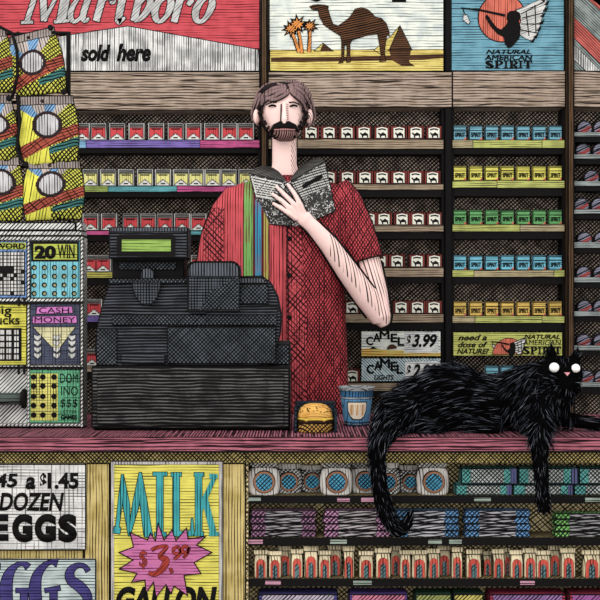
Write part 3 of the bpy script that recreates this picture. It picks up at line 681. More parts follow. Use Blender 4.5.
b_gr2 = mat('bag pale taupe ray', (178, 166, 160), [(100, .011, .3, .1)], ink=(30, 24, 24)); b_rim = mat('bag plum ring', (46, 30, 34), [(H, .006, .3, .2)])
def bag(label, q, cxy, y, variant=0, r=.27):
    """q: four photo corners TL TR BR BL; cxy: disc centre in the bag's own 0..1 measure"""
    TL, TR, BR, BL = [Vector((X(a, y), Z(b, y))) for a, b in q]
    N, Mh = 64, 84; g = G(); vs = {}
    wpx = (TR-TL).length; hpx = (BL-TL).length; asp = hpx/wpx
    for j in range(Mh+1):
        for i in range(N+1):
            u, v = i/N, j/Mh
            bul = .15*math.sin(PI*min(1, max(0, (v-.08)/.92)))
            uu = .5+(u-.5)*(1+bul*1.0)
            p = TL*(1-uu)*(1-v)+TR*uu*(1-v)+BR*uu*v+BL*(1-uu)*v
            e = min(u, 1-u)*2; f = min(max((v-.1)/.9, 0), 1); t = .022*(max(e, 0)**.45)*(math.sin(PI*f)**.5 if 0 < f < 1 else 0)+.0008
            wr = .0012*math.sin(u*22+v*9)*(1 if v > .12 else .4)
            for s_ in (0, 1):
                if s_ and (i in (0, N) or j in (0, Mh)): vs[i, j, 1] = vs[i, j, 0]; continue
                vs[i, j, s_] = g.bm.verts.new((p.x, y-(t+wr if s_ == 0 else -t), p.y))
    cu, cv = cxy
    def pick(u, v):
        if v < .135: return b_gry if not ((u-.42)**2+((v-.075)*asp)**2 < .0016) else b_rim
        du, dv = (u-cu), (v-cv)*asp; d = math.hypot(du*1.05, dv)
        if d < r*.76: return b_sil
        if d < r: return b_rim
        a = math.degrees(math.atan2(-dv, du))      # up is 90
        band = v-(.80-.30*u)
        if u < .22 and v > .3 and False: return b_yel
        if -.07 < band < .11 and (du > -.1 or v > cv+.1): return b_red
        if u > .5 and .13 < band < .27-.1*(1-u): return b_tea
        if v < cv and v < .52:
            if 96 < a < 126: return b_gr2
            if 66 < a <= 96: return b_blu
            if 46 < a <= 66: return b_gr2
            if 126 <= a < 146: return b_blu
        if u < cu and variant: return b_yl2
        return b_yel
    for j in range(Mh):
        for i in range(N):
            m = pick((i+.5)/N, (j+.5)/Mh)
            g.poly([vs[i, j, 0], vs[i, j+1, 0], vs[i+1, j+1, 0], vs[i+1, j, 0]], m, True)
            g.poly([vs[i, j, 1], vs[i+1, j, 1], vs[i+1, j+1, 1], vs[i, j+1, 1]], b_yl2, True)
    # inked rim round the edge
    ring = [vs[i, 0, 0].co for i in range(0, N+1, 4)]+[vs[N, j, 0].co for j in range(4, Mh+1, 4)]+[vs[i, Mh, 0].co for i in range(N-4, -1, -4)]+[vs[0, j, 0].co for j in range(Mh-4, 0, -4)]
    ring = [Vector(p) for p in ring]; crease = [Vector(vs[i, int(Mh*.135), 0].co)+Vector((0, -.001, 0)) for i in range(0, N+1, 4)]
    o = g.obj('crisp_bag', fix=False); tag(o, label, 'crisp bag', 'crisp bags on the rack')
    g = G(); g.tube(ring+[ring[0]], .0016, ink, 6, cap=False); g.tube(crease, .001, ink, 6); g.obj('edge_seam', o)
    return o
bag('top crisp bag of the right column, brick band and silver disc, tilted left', [(9, 37.5), (54, 26.5), (66, 92), (18, 97)], (.44, .50), RY-.006)
bag('middle crisp bag of the right column with plain striped yellow side', [(20, 96.5), (73, 95.5), (77, 161), (25, 166)], (.50, .44), RY-.008, 1)
bag('bottom crisp bag of the right column, just above the ticket dispenser', [(28, 161), (80, 161), (81, 219), (26, 221)], (.47, .40), RY-.010, 1, r=.26)
bag('top crisp bag of the left column, cut off by the photo edge', [(-36, 31), (5, 28), (17, 91), (-36, 97)], (.42, .5), RY-.006)
bag('middle crisp bag of the left column, cut off by the photo edge', [(-32, 95), (11, 95), (17, 160), (-34, 164)], (.62, .46), RY-.008)
bag('bottom crisp bag of the left column, just above the ticket dispenser', [(-32, 157), (19, 157), (21, 221), (-34, 221)], (.64, .4), RY-.010)
# ---------------------------------------------------------------- cash register
QY = .15
reg_h = mat('register charcoal horizontal', (74, 78, 88), [(H, .0115, .62, .4)], ink=(9, 9, 11), vary=.2)
reg_b = mat('drawer charcoal', (92, 91, 91), [(H, .0125, .66, .5)], ink=(8, 8, 9), vary=.3)
reg_x = mat('register crosshatch', (86, 94, 104), [(D1, .0075, .5, .06), (D2, .0075, .45, .06)], ink=(9, 10, 12), vary=.2)
reg_v = mat('register ribbed', (88, 94, 104), [(VV, .009, .42, .08)], ink=(9, 10, 12))
reg_g = mat('register grid', (80, 86, 96), [(VV, .0085, .4, .06), (H, .0085, .4, .06)], ink=(9, 10, 12))
rg = thing('cash_register', 'big black cash register with a green display on the counter', 'cash register', (X(190, QY), QY+.16, TOP))
z0 = TOP+.0005
g = G(); g.box(X(91, QY), X(290, QY), QY, QY+.34, z0+.004, Z(366, QY), reg_b, .005)
for px in (96, 284):
    for yy in (.02, .3): g.box(X(px-3, QY), X(px+3, QY), QY+yy, QY+yy+.02, z0-.0003, z0+.0045, black_m)
dr = g.obj('drawer_base', rg)
g = G(); g.pbox(97, 373, 284, 425, QY-.004, .0038, reg_b, .002); g.obj('drawer_front', rg)
g = G(); g.box(X(272, QY+.02), X(290, QY+.02), QY+.02, QY+.33, Z(365.5, QY), Z(344, QY+.02), reg_x, .004); g.obj('side_block', rg)
g = G()   # main housing: outline swept back
g.prism([(97, 365.5), (95, 345), (99, 318), (104, 300), (110, 283), (118, 279), (186, 278), (262, 276), (270, 282), (277, 296), (281, 316), (280, 334), (276, 350), (268, 365.5)], QY+.01, .26, reg_h, edge=reg_h, w=.003); g.obj('housing', rg)
y = QY+.006
g = G(); g.pbox(96.5, 328, 117, 365, y-.004, .008, reg_x, .002); g.obj('key_panel', rg)
g = G(); g.pbox(167, 327, 276, 364, y-.012, .016, reg_x, .003); g.obj('key_panel', rg)
g = G(); g.pbox(240, 284, 268, 304, y-.004, .008, reg_x, .002); g.prism([(240, 278), (262, 278), (268, 283), (240, 283)], y-.004, .008, reg_v, w=.002); g.pbox(206, 305, 277, 315, y-.003, .008, reg_h, .001); g.pbox(112, 315, 277, 325, y-.006, .010, reg_x, .0015); g.obj('ledge', rg)
g = G(); g.pbox(121, 354, 165, 364, y-.006, .010, reg_h, .002); g.obj('slot', rg)
g = G(); g.prism([(133+27*.5+14*math.cos(a), 282+23*math.sin(a)) for a in [PI*i/16 for i in range(17)]], y-.010, .014, reg_g, w=.0025); g.obj('paper_feed', rg)
g = G(); g.prism([(109, 279), (186, 279), (186, 283), (109, 283)], y-.006, .010, reg_x, w=.0015); g.obj('top_ledge', rg)
# printer cover: rounded box
def rrect(x0, y0, x1, y1, r, top=True, n=6):
    P = []
    for cx, cy, a0 in ((x1-r, y0+r, -90), (x0+r, y0+r, -180)):
        pass
    P += [(x0, y1), (x0, y0+r)]+[(x0+r-r*math.cos(math.radians(t)), y0+r-r*math.sin(math.radians(t))) for t in [90*i/n for i in range(1, n+1)]]
    P += [(x1-r+r*math.sin(math.radians(t)), y0+r-r*math.cos(math.radians(t))) for t in [90*i/n for i in range(0, n+1)]]+[(x1, y1)]
    return P
g = G(); g.prism(rrect(187.5, 261.5, 239.5, 311, 8), QY-.018, .12, reg_g, w=.003); pc = g.obj('printer_cover', rg)
g = G(); g.prism(rrect(188.5, 262.5, 238.5, 276.5, 7.5), QY-.0205, .002, reg_v, w=.0022); g.prism([(210, 292), (238, 276.5), (238.5, 308), (200, 310)], QY-.0200, .0015, reg_x); g.obj('cover_band', pc)
# neck and display
g = G(); g.pbox(112, 257, 184, 279, QY+.05, .10, black_m, .003); g.pbox(119, 262, 176, 270, QY+.045, .006, reg_x, .002); g.obj('neck', rg)
g = G(); g.prism(rrect(141, 268, 153, 281, 5), QY+.02, .028, reg_v, w=.002); g.obj('latch', rg)
g = G(); g.pbox(108.5, 227, 188, 259, QY+.005, .10, reg_h, .004); hd = g.obj('display_head', rg)
g = G(); g.pbox(109.5, 227.5, 187, 231.5, QY+.001, .0045, reg_v, .001); g.prism(rrect(117, 234.5, 175, 256, 3), QY+.001, .0045, black_m); g.obj('bezel', hd)
g = G(); g.pbox(121.5, 239.5, 171, 251.5, QY-.001, .002, mat('lcd green', (142, 178, 80), [(H, .009, .22, .3)], ink=(50, 74, 20), rough=.3), .001); g.obj('screen', hd)

# ---------------------------------------------------------------- coffee cup
CYc = .30; sc_ = S(CYc); cx = X(356.5, CYc); R1, R2 = 17.3*sc_, 12.2*sc_; hh = .112
cupm = mat('cup blue', (98, 160, 208), [(VV, .008, .14, .1)], ink=(20, 50, 84)); cupd = mat('cup dark blue band', (44, 96, 140), [(VV, .006, .3, .1)], ink=(10, 24, 44)); cupg = mat('cup grey rim', (158, 164, 168), [(H, .004, .2, .2)], ink=(30, 30, 34))
g = G(); f = lambda t: R2+(R1-R2)*t
prof = [(f(0)*.9, .0005), (f(0), .001), (f(.05), .05*hh), (f(.07), .07*hh), (f(.12), .12*hh), (f(.70), .70*hh), (f(.72), .72*hh), (f(.76), .76*hh), (f(.78), .78*hh), (f(.92), .92*hh), (f(.93)+.001, .93*hh), (f(1)+.002, .97*hh), (f(1)+.002, hh), (f(1)-.001, hh), (f(.975)-.002, .975*hh), (.001, .975*hh)]
coffee = mat('dark coffee', (70, 46, 44), [(H, .006, .3, .3)], rough=.3)
ms = [cupg, cupd, cupg, cupd, cupm, cupd, cupg, cupd, mat('cup mid blue', (64, 120, 168), [(VV, .006, .3, .1)]), ink, cupg, cupg, cupg, cupg, coffee]
g.lathe((cx, CYc, TOP+.0002), prof, cupm, 40, mats=ms); cup = g.obj('paper_cup'); tag(cup, 'blue paper coffee cup with a cream emblem beside the cat', 'cup')
def oncup(pts, off, m, g):   # pts (px offset, height share); wraps onto the cup wall
    vs = []
    for a, t in pts:
        r = f(t)+off; th = a*sc_/f(t); vs.append(g.bm.verts.new((cx+r*math.sin(th), CYc-r*math.cos(th), TOP+t*hh)))
    return vs
def badge(pts, off, m, g):
    pts = [(a[0]+(b[0]-a[0])*k/5, a[1]+(b[1]-a[1])*k/5) for a, b in zip(pts, pts[1:]+pts[:1]) for k in range(5)]
    ctr = (sum(p[0] for p in pts)/len(pts), sum(p[1] for p in pts)/len(pts)); n = len(pts); K = 4; prev = None
    rows = [[(ctr[0]+(p[0]-ctr[0])*k/K, ctr[1]+(p[1]-ctr[1])*k/K) for p in pts] for k in range(1, K+1)]
    c = oncup([ctr], off, m, g)[0]
    for r in rows:
        v = oncup(r, off, m, g)
        for i in range(n):
            j = (i+1) % n
            g.poly([c, v[i], v[j]] if prev is None else [prev[i], v[i], v[j], prev[j]], m, True)
        prev = v
sh = [(-9, .63), (9, .63), (9.5, .58), (8.8, .4), (6.5, .27), (3.5, .2), (-3.5, .2), (-6.5, .27), (-8.8, .4), (-9.5, .58)]
g = G(); badge([(a*1.12, .42+(b-.42)*1.14) for a, b in sh], .0008, ink, g); badge(sh, .0014, mat('cup cream emblem', (240, 226, 204), vary=.03), g)
tanp = mat('cup tan print', (214, 160, 104), [(VV, .006, .3, .2)], ink=(240, 220, 190))
for a in (-5.2, 0, 5.2): badge([(a-2.1, .58), (a+2.1, .58), (a+1.7, .42), (a+1.2, .3), (a-1.2, .3), (a-1.7, .42)], .0020, tanp, g)
g.obj('emblem', cup, fix=False)
g = G(); g.tube([(cx+(R1+.0012)*math.cos(2*PI*i/40), CYc+(R1+.0012)*math.sin(2*PI*i/40), TOP+hh+.0008) for i in range(41)], .0022, cupg, 8, cap=False); g.obj('rim', cup)

# ---------------------------------------------------------------- burger
UY = .12
u0 = TOP+.0006; cx = X(315, UY); k = S(UY)
navy = mat('navy hatched paper', (44, 66, 86), [(D1, .007, .45, .1), (D2, .007, .4, .1)], ink=(10, 10, 14))
bt = thing('food_wrapper', 'dark cross hatched wrapper standing open behind the burger', 'wrapper', (cx, UY+.07, TOP))
g = G(); g.box(X(295, UY), X(336, UY), UY+.035, UY+.11, u0, Z(404, UY), navy, .002); g.obj('back_fold', bt)
g = G(); g.box(X(294, UY), X(297, UY), UY-.02, UY+.0345, u0, Z(407, UY), navy, .001); g.obj('side_fold', bt); g = G(); g.box(X(334, UY), X(337, UY), UY-.02, UY+.0345, u0, Z(410, UY), navy, .001); g.obj('side_fold', bt)
bun = mat('golden bun', (226, 172, 84), [(H, .010, .10, .4)], ink=(80, 44, 12), col2=(200, 140, 60)); bunx = mat('toasted bun base', (206, 156, 74), [(D1, .006, .4, .05), (D2, .006, .4, .05)], ink=(30, 16, 6))
pat = mat('dark patty', (60, 34, 18), [(H, .005, .4, .4)]); che = mat('melted cheese', (222, 186, 70), vary=.1); seed = ink
bg = thing('burger', 'small cheeseburger with a golden seeded bun left of the blue cup', 'burger', (cx, UY, TOP))
R = 17.5*k; ry = .030/R
def sq(prof, m, nm, par):
    g = G(); rr = []
    for r, h in prof: rr.append([(cx+r*math.cos(2*PI*i/36), UY+r*math.sin(2*PI*i/36)*ry, u0+h) for i in range(36)])
    g.rings(rr, m); return g.obj(nm, par)
sq([(R*.96, 0), (R, .004), (R, .021), (R*.97, .024)], bunx, 'bun_bottom', bg)
sq([(R*1.0, .0245), (R*1.03, .027), (R*1.03, .033), (R*.98, .035)], pat, 'patty', bg)
g = G(); zz = u0+.0352
for i in range(36):
    pass
rr = []
for r, h in ((R*1.0, 0), (R*1.05, .001), (R*1.05, .004), (R*.98, .005)):
    rr.append([(cx+r*math.cos(2*PI*i/36), UY+r*math.sin(2*PI*i/36)*ry, zz+h-(.005 if i % 6 == 0 and h < .003 else 0)) for i in range(36)])
g.rings(rr, che); g.obj('cheese', bg)
tb = sq([(R*.97, .0405), (R*1.0, .043), (R*.99, .050), (R*.93, .061), (R*.80, .070), (R*.6, .0765), (R*.3, .080), (R*.02, .081)], bun, 'bun_top', bg)
g = G(); rs = random.Random(5)
for i in range(46):
    a = rs.uniform(PI*1.05, PI*1.95); t = rs.uniform(.25, .93)
    rr_, hh_ = (R*(1-t**2.6*.0)*math.cos(math.asin(min(1, t))) , 0)
    hq = .048+.031*t; rq = R*math.sqrt(max(0, 1-(t*.97)**2.6))
    g.ball((cx+rq*math.cos(a), UY+rq*math.sin(a)*ry, u0+hq), .0026, .0014, .0011, seed)
g.obj('seeds', tb)

# ---------------------------------------------------------------- signs on the counter front
FY = .022
grey_fr = mat('pale grey frame', (196, 192, 190), [(VV, .006, .2, .2)], ink=(60, 60, 60))
yel_sg = mat('lemon sign paper', (224, 214, 92), [(H, .010, .18, .3)], ink=(70, 66, 20), col2=(206, 198, 84))
ms_ = thing('milk_sign', 'tall yellow framed sign reading MILK 3.99 GALLON with pink burst', 'sign', (X(166, FY), FY, Z(670, FY)))
g = G(); g.pbox(110.5, 461, 223, 672, FY, .009, grey_fr, .002); g.obj('frame', ms_)
g = G(); g.pbox(114, 464.5, 219, 668, FY-.0015, .002, yel_sg, .0012); g.obj('paper', ms_)
y = FY-.0030
def zq(a, b): return (105+a/4.615, 455+b/4.615)
teal = mat('teal lettering', (58, 164, 172), [(VV, .009, .2, .2)], ink=(8, 50, 56), vary=.1)
MK = [([zq(80, 92), zq(70, 220), zq(55, 345)], [1.5, 4, 3]), ([zq(40, 345), zq(70, 350)], [6, 6]), ([zq(80, 92), zq(98, 230), zq(112, 372)], [2, 6.5, 1.5]), ([zq(112, 372), zq(142, 230), zq(163, 82)], [1.5, 6.5, 2]), ([zq(163, 82), zq(178, 220), zq(198, 365)], [2, 7, 8]), ([zq(182, 368), zq(218, 372)], [4, 4]),
 ([zq(253, 84), zq(253, 366)], [6.4, 6.4]), ([zq(222, 88), zq(286, 88)], [3.6, 3.6]), ([zq(230, 368), zq(282, 366)], [4, 4]),
 ([zq(328, 84), zq(328, 366)], [6.4, 6.4]), ([zq(306, 90), zq(352, 90)], [3.6, 3.6]), ([zq(312, 364), zq(405, 362)], [5, 5]), ([zq(402, 366), zq(402, 292)], [4, 1]),
 ([zq(432, 88), zq(432, 366)], [6.4, 6.4]), ([zq(412, 90), zq(456, 90)], [3.6, 3.6]), ([zq(412, 364), zq(454, 364)], [4, 4]), ([zq(438, 250), zq(506, 102)], [6, 4]), ([zq(482, 98), zq(520, 98)], [5, 4]), ([zq(462, 208), zq(500, 360)], [6, 6.6]), ([zq(480, 366), zq(524, 364)], [4, 4])]
glyphs(MK, y, .001, teal, 'lettering', ms_, .7)
text('GALLON', 116, 586.5, 217, 613, y, ink, 'lettering', ms_, shear=.2, bold=.05)
pink_b = mat('pink burst', (202, 110, 166), [(H, .009, .2, .25)], ink=(80, 16, 60), vary=.08)
bz = [(119, 552.5), (133.5, 547), (130, 532.5), (147.5, 540), (150.5, 533), (155.5, 541), (158, 523), (164, 540), (172, 530), (176, 540.5), (186.5, 528), (188, 539), (205.5, 536.5), (196.5, 545), (212, 552.5), (194, 562.5), (201, 573.5), (184, 575.5), (187.5, 595.5), (174, 586), (171, 594), (166, 584.5), (156, 597), (153.5, 582), (146, 593), (145, 580), (131.5, 582.5), (137, 573.5), (119, 569), (133, 560)]
g = G(); g.prism(bz, y-.0015, .0012, pink_b, w=.0028); g.obj('burst', ms_)
brick = mat('brick lettering', (176, 60, 50), [(D1, .008, .15, .2)], ink=(60, 10, 8))
y2 = y-.003
text('$', 139.5, 550.5, 147, 569, y2, brick, 'lettering', ms_, d=.0008, outline=.4)
glyphs([([(152, 550), (157, 547.5), (167, 546.5), (160, 556), (166, 560), (163, 568), (155, 574), (149, 573)], [3, 3, 2.5, 4, 6, 6, 4.5, 3.5], 1), ([(170, 571), (172.5, 570)], [5, 4]),
        ([(181, 551), (178, 547), (173.5, 549), (174.5, 553.5), (179.5, 553), (181, 548), (180, 554), (174.5, 559)], [2.4]*8, 1), ([(188.5, 549.5), (186, 546), (182.5, 548), (183, 552), (187, 552), (189, 547.5), (187.5, 553), (183.5, 557.5)], [2.4]*8, 1)], y2, .0008, brick, 'lettering', ms_, .5)
white_h = mat('white sign paper', (222, 222, 222), [(H, .007, .20, .3), (VV, .016, .06, .1)], ink=(90, 90, 92), col2=(190, 190, 192))
e1 = thing('egg_sign', 'white hand lettered sign reading 1.45 a dozen EGGS', 'sign', (X(20, FY), FY, Z(551, FY)))
g = G(); g.pbox(-70, 464, 86, 550.5, FY, .009, white_h, .003); g.obj('board', e1)
y = FY-.0014
text('$1.45', -32, 473.5, 17.5, 489.5, y, ink, 'lettering', e1, bold=.035, shear=.1); text('a', 25.5, 477, 35.5, 489.5, y, ink, 'lettering', e1, bold=.04, shear=.15); text('$', 40, 473, 46.5, 490, y, ink, 'lettering', e1, bold=.03); text('1.45', 47.5, 472.5, 78.5, 489, y, ink, 'lettering', e1, bold=.04)
text('DOZEN', -1, 492.5, 64, 511, y, ink, 'lettering', e1, bold=.03, shear=.2)
text('E', -11, 514.5, 8.5, 541, y, ink, 'lettering', e1, bold=.06)
for c_, a_, b_ in (('G', 12, 32.5), ('G', 34.5, 56), ('S', 58, 77)): text(c_, a_, 514, b_, 542.5, y, ink, 'lettering', e1, bold=.07)
e2 = thing('egg_sign', 'pale blue sign with big purple EGGS lettering, below the white one', 'sign', (X(20, FY), FY, Z(650, FY)))
pale = mat('pale blue sign paper', (190, 206, 208), [(H, .008, .24, .3)], ink=(60, 74, 80))
g = G(); g.pbox(-70, 559, 96, 650, FY, .009, pale, .003); g.obj('board', e2)
purp = mat('purple lettering', (72, 66, 134), [(H, .007, .3, .2)], ink=(24, 20, 60))
glyphs([([(28, 567), (24, 564), (17, 565), (9, 574), (6, 590), (9, 612), (18, 618), (25, 612)], [7, 4, 4, 9, 12, 9, 4, 6], 1), ([(16, 590.5), (30, 590.5)], [4, 4]), ([(24, 590), (24, 616)], [7, 7]),
        ([(57, 563), (52, 562), (45, 565), (37, 576), (35, 594), (39, 612), (48, 618), (56, 610)], [8, 4, 5, 9, 12, 9, 4, 6], 1), ([(45, 590.5), (60, 588)], [4, 4]), ([(53.5, 590), (53.5, 616)], [7, 7]),
        ([(88, 571), (84, 566), (76, 566), (70, 572), (71, 580), (80, 587), (87, 596), (86, 608), (77, 615), (67, 610)], [5, 4, 5, 8, 9, 10, 9, 7, 4, 5], 1), ([(-20, 566), (-20, 616)], [9, 9]), ([(-26, 566), (0, 566)], [5, 5]), ([(-26, 614), (0, 614)], [5, 5]), ([(-22, 590), (-4, 590)], [5, 5])], y, .001, purp, 'lettering', e2, .8)

# ---------------------------------------------------------------- sweets on the counter shelves
wh_p = mat('pouch white paper', (216, 212, 208), [(VV, .010, .18, .15)], ink=(50, 50, 52), vary=.1); wh_x = mat('pouch white crosshatched', (214, 214, 212), [(D1, .008, .4, .06), (D2, .008, .35, .06)], ink=(30, 30, 32), vary=.1)
blu_w = mat('pouch blue window', (72, 158, 196), [(D1, .007, .4, .1), (D2, .009, .3, .1)], ink=(10, 24, 40)); brn_w = mat('pouch brown ring', (150, 104, 78), vary=.1)
def pouch(x0, x1, py0, label, yy, m, tilt=0):
    """pillow pouch with a crimped top band, standing on shelf one"""
    base = SH[1][0]; y = CY+yy; zb = Z(base, CY)+.0004
    w_ = (x1-x0)*S(y); h_ = Z(py0, y)-zb; cx = X((x0+x1)/2, y)
    g = G(); rr = []; cols = [(0, .84), (.06, .94), (.25, 1), (.5, 1), (.7, .93), (.80, .80), (.82, .76)]
    for v, q in cols:
        rr.append([(cx+w_/2*q*math.copysign(abs(math.cos(a))**.7, math.cos(a)), y+.03+.028*(1-v*.55)*math.copysign(abs(math.sin(a))**.7, math.sin(a)), zb+v*h_) for a in [2*PI*i/28 for i in range(28)]])
    g.rings(rr, m); o = g.obj('snack_pouch'); tag(o, label, 'snack pouch', 'white pouches on the top candy shelf')
    g = G(); n = 20; rr = []
    for v, q, t in ((.815, .74, .010), (.84, .86, .008), (.98, .90, .005), (1.0, .86, .004)):
        rr.append([(cx+w_/2*q*math.cos(a), y+.03+(t+.0012*math.cos(a*9))*math.sin(a), zb+v*h_+.003*math.cos(a)*tilt) for a in [2*PI*i/28 for i in range(28)]])
    g.rings(rr, wh_p if m is wh_x else wh_x); g.obj('crimped_band', o)
    r = min(w_*.34, h_*.33); zc = zb+h_*.41; fy = y+.03-.028*.80
    for rad, off, mm, nm in ((r*1.05, .0085, ink, None), (r, .0095, brn_w, 'ring'), (r*.80, .0112, blu_w, 'window')):
        g = G() if nm != 'ring' else g
        g.lathe((cx+.001, fy, zc), [(rad, .004), (rad, -off), (rad*.97, -off-.0008)], mm, 26, axis='y')
        if nm: g.obj(nm, o)
    g = G(); P = rr; 
    side = [(cx+w_/2*q*1.01*s_, y+.03, zb+v*h_) for s_ in (1,) for v, q in cols]
    for s_ in (-1, 1): g.tube([(cx+s_*w_/2*q, y+.026, zb+max(v, .01)*h_) for v, q in cols], .0013, ink, 6)
    g.tube([(cx-w_/2*.80, y+.018, zb+.815*h_), (cx, y+.0165, zb+.81*h_), (cx+w_/2*.80, y+.018, zb+.815*h_)], .0012, ink, 6); g.obj('seam', o); return o
pl = [(247.5, 280, 463, 0, wh_p, 'leftmost white pouch with blue window, beside the wooden post'), (275, 302, 465, .03, wh_x, 'white pouch second from left, half behind the leftmost'), (299, 325, 466.5, .055, wh_x, 'darker small pouch third from left on the top shelf'), (320, 353, 463, 0, wh_p, 'white pouch fourth from left, big and in front'), (350, 380, 464, .035, wh_p, 'white pouch just left of the cat tail'), (376, 401, 464, 0.01, wh_x, 'white pouch directly behind the cat tail'), (399, 421, 466.5, .045, wh_x, 'small white pouch just right of the cat tail'), (417, 450, 463, 0, wh_p, 'rightmost white pouch with blue window, beside the teal packets')]
for a, b, c, d, m, lb in pl: pouch(a, b, c, lb, d, m)
tl_m = mat('packet teal', (88, 168, 164), [(D1, .009, .34, .1), (D2, .011, .25, .1)], ink=(8, 40, 44)); tl_l = mat('packet silver label', (176, 184, 184), [(D1, .007, .4, .1), (D2, .008, .35, .1)], ink=(24, 28, 30)); tl_b = mat('packet slate band', (84, 88, 134), [(VV, .007, .3, .1)])
def packet(x0, x1, y0, y1, fy, dep, m, lm, label, cat, nm, grp, lab=(.2, .8), ends=None, bev=.003, round_=False):
    g = G(); g.pbox(x0, y0, x1, y1, fy, dep, m, bev); o = g.obj(nm); tag(o, label, cat, grp)
    w_ = x1-x0; g = G(); g.pbox(x0+w_*lab[0], y0+1.2, x0+w_*lab[1], y1-1.2, fy-.001, .0012, lm, .0012); g.obj('label_print', o)
    if ends:
        g = G(); g.pbox(x1-ends, y0+.6, x1-.6, y1-.6, fy-.0006, .0008, tl_b, 0); g.obj('end_band', o)
    return o
for a, b, n in ((455.5, 512, 'left'), (513, 573, 'middle'), (574, 632, 'right')): packet(a, b, 484.5, 495.4, CY+.001, .05, tl_m, tl_l, f'teal biscuit packet, {n} one of the lower layer on the top shelf', 'biscuit packet', 'biscuit_packet', 'teal packets on the top candy shelf', (.2, .8), 5)
for a, b, n in ((461, 517.5, 'left'), (518.5, 578, 'middle'), (579, 636, 'right')):
    o = packet(a, b, 468, 484.2, CY+.002, .045, tl_m, tl_l, f'teal biscuit packet, {n} one of the upper layer on the top shelf', 'biscuit packet', 'biscuit_packet', 'teal packets on the top candy shelf', (.17, .76), 7)
def bars(x0, x1, py0, ec, mc, cn, pos):
    base = SH[2][0]-.1; n = 4; h = (base-py0)/n
    em = mat('bar '+cn, ec, [(D1, .0115, .4, .15), (-40, .0115, .3, .15)], ink=tuple(int(v*.12) for v in ec), vary=.1); cm = mat('bar middle '+cn, mc, [(6, .011, .45, .6), (-6, .016, .3, .6)], ink=(16, 14, 18), vary=.15)
    for k in range(n):
        b = base-k*h; w_ = x1-x0; jit = [0, .8, -.5, .5][k]
        g = G(); g.pbox(x0+jit, b-h+.25, x1+jit, b, CY+.001, .035, em, .0022); o = g.obj('chocolate_bar')
        tag(o, f'{cn} wrapped bar, {["bottom", "second from bottom", "third from bottom", "top"][k]} of the stack {pos}', 'chocolate bar', f'{cn} bars stacked {pos}')
        g = G(); g.pbox(x0+jit+w_*.22, b-h+.9, x1+jit-w_*.22, b-.6, CY-.0004, .0013, cm, .0008); g.obj('label_print', o)
bars(250.5, 316, 510, (150, 104, 140), (150, 146, 154), 'mauve', 'at left end')
bars(323.5, 391, 510, (186, 130, 172), (176, 170, 176), 'pink violet', 'left of the tail tip')
bars(394, 459, 510, (84, 134, 184), (176, 176, 186), 'blue', 'behind the curled tail tip')
bars(464.5, 530, 510, (92, 146, 204), (170, 168, 178), 'bright blue', 'left of the hanging paw')
bars(554.5, 622, 513, (116, 184, 98), (150, 150, 156), 'green', 'at right end')
cream = mat('pouch cream paper', (226, 210, 172), [(VV, .008, .22, .15)], ink=(60, 44, 24), vary=.12); arch = mat('pouch red arch', (214, 84, 72), [(VV, .007, .2, .1)], ink=(70, 12, 10)); core = mat('pouch slate core', (96, 134, 140), [(VV, .007, .34, .2), (D1, .009, .3, .1)], ink=(16, 22, 26))
L3 = [(254, 267.5, 551, 0), (268.5, 281.5, 552, 0), (278, 291.5, 547, .03), (291, 303, 550, .0), (304, 318, 547, .0), (318.5, 331, 551.5, 0), (328, 342, 546, .03), (343, 354.5, 547, .0), (359, 373.5, 552, 0), (375.5, 391, 549, 0), (390.5, 401, 547, .03), (400, 411, 551, 0), (411.5, 427.5, 551, 0), (428, 440, 549.5, 0), (438, 451, 546.5, .03), (451.5, 463, 548, 0), (466, 482, 550.5, 0), (483, 492, 552, .03), (492.5, 505, 550, 0), (504, 511, 549, .03), (510.5, 523.5, 551, 0), (524, 537, 549, .0), (536, 551, 551.5, 0), (549, 561, 546.5, .03), (561.5, 576, 549, 0), (583, 601, 551, 0)]
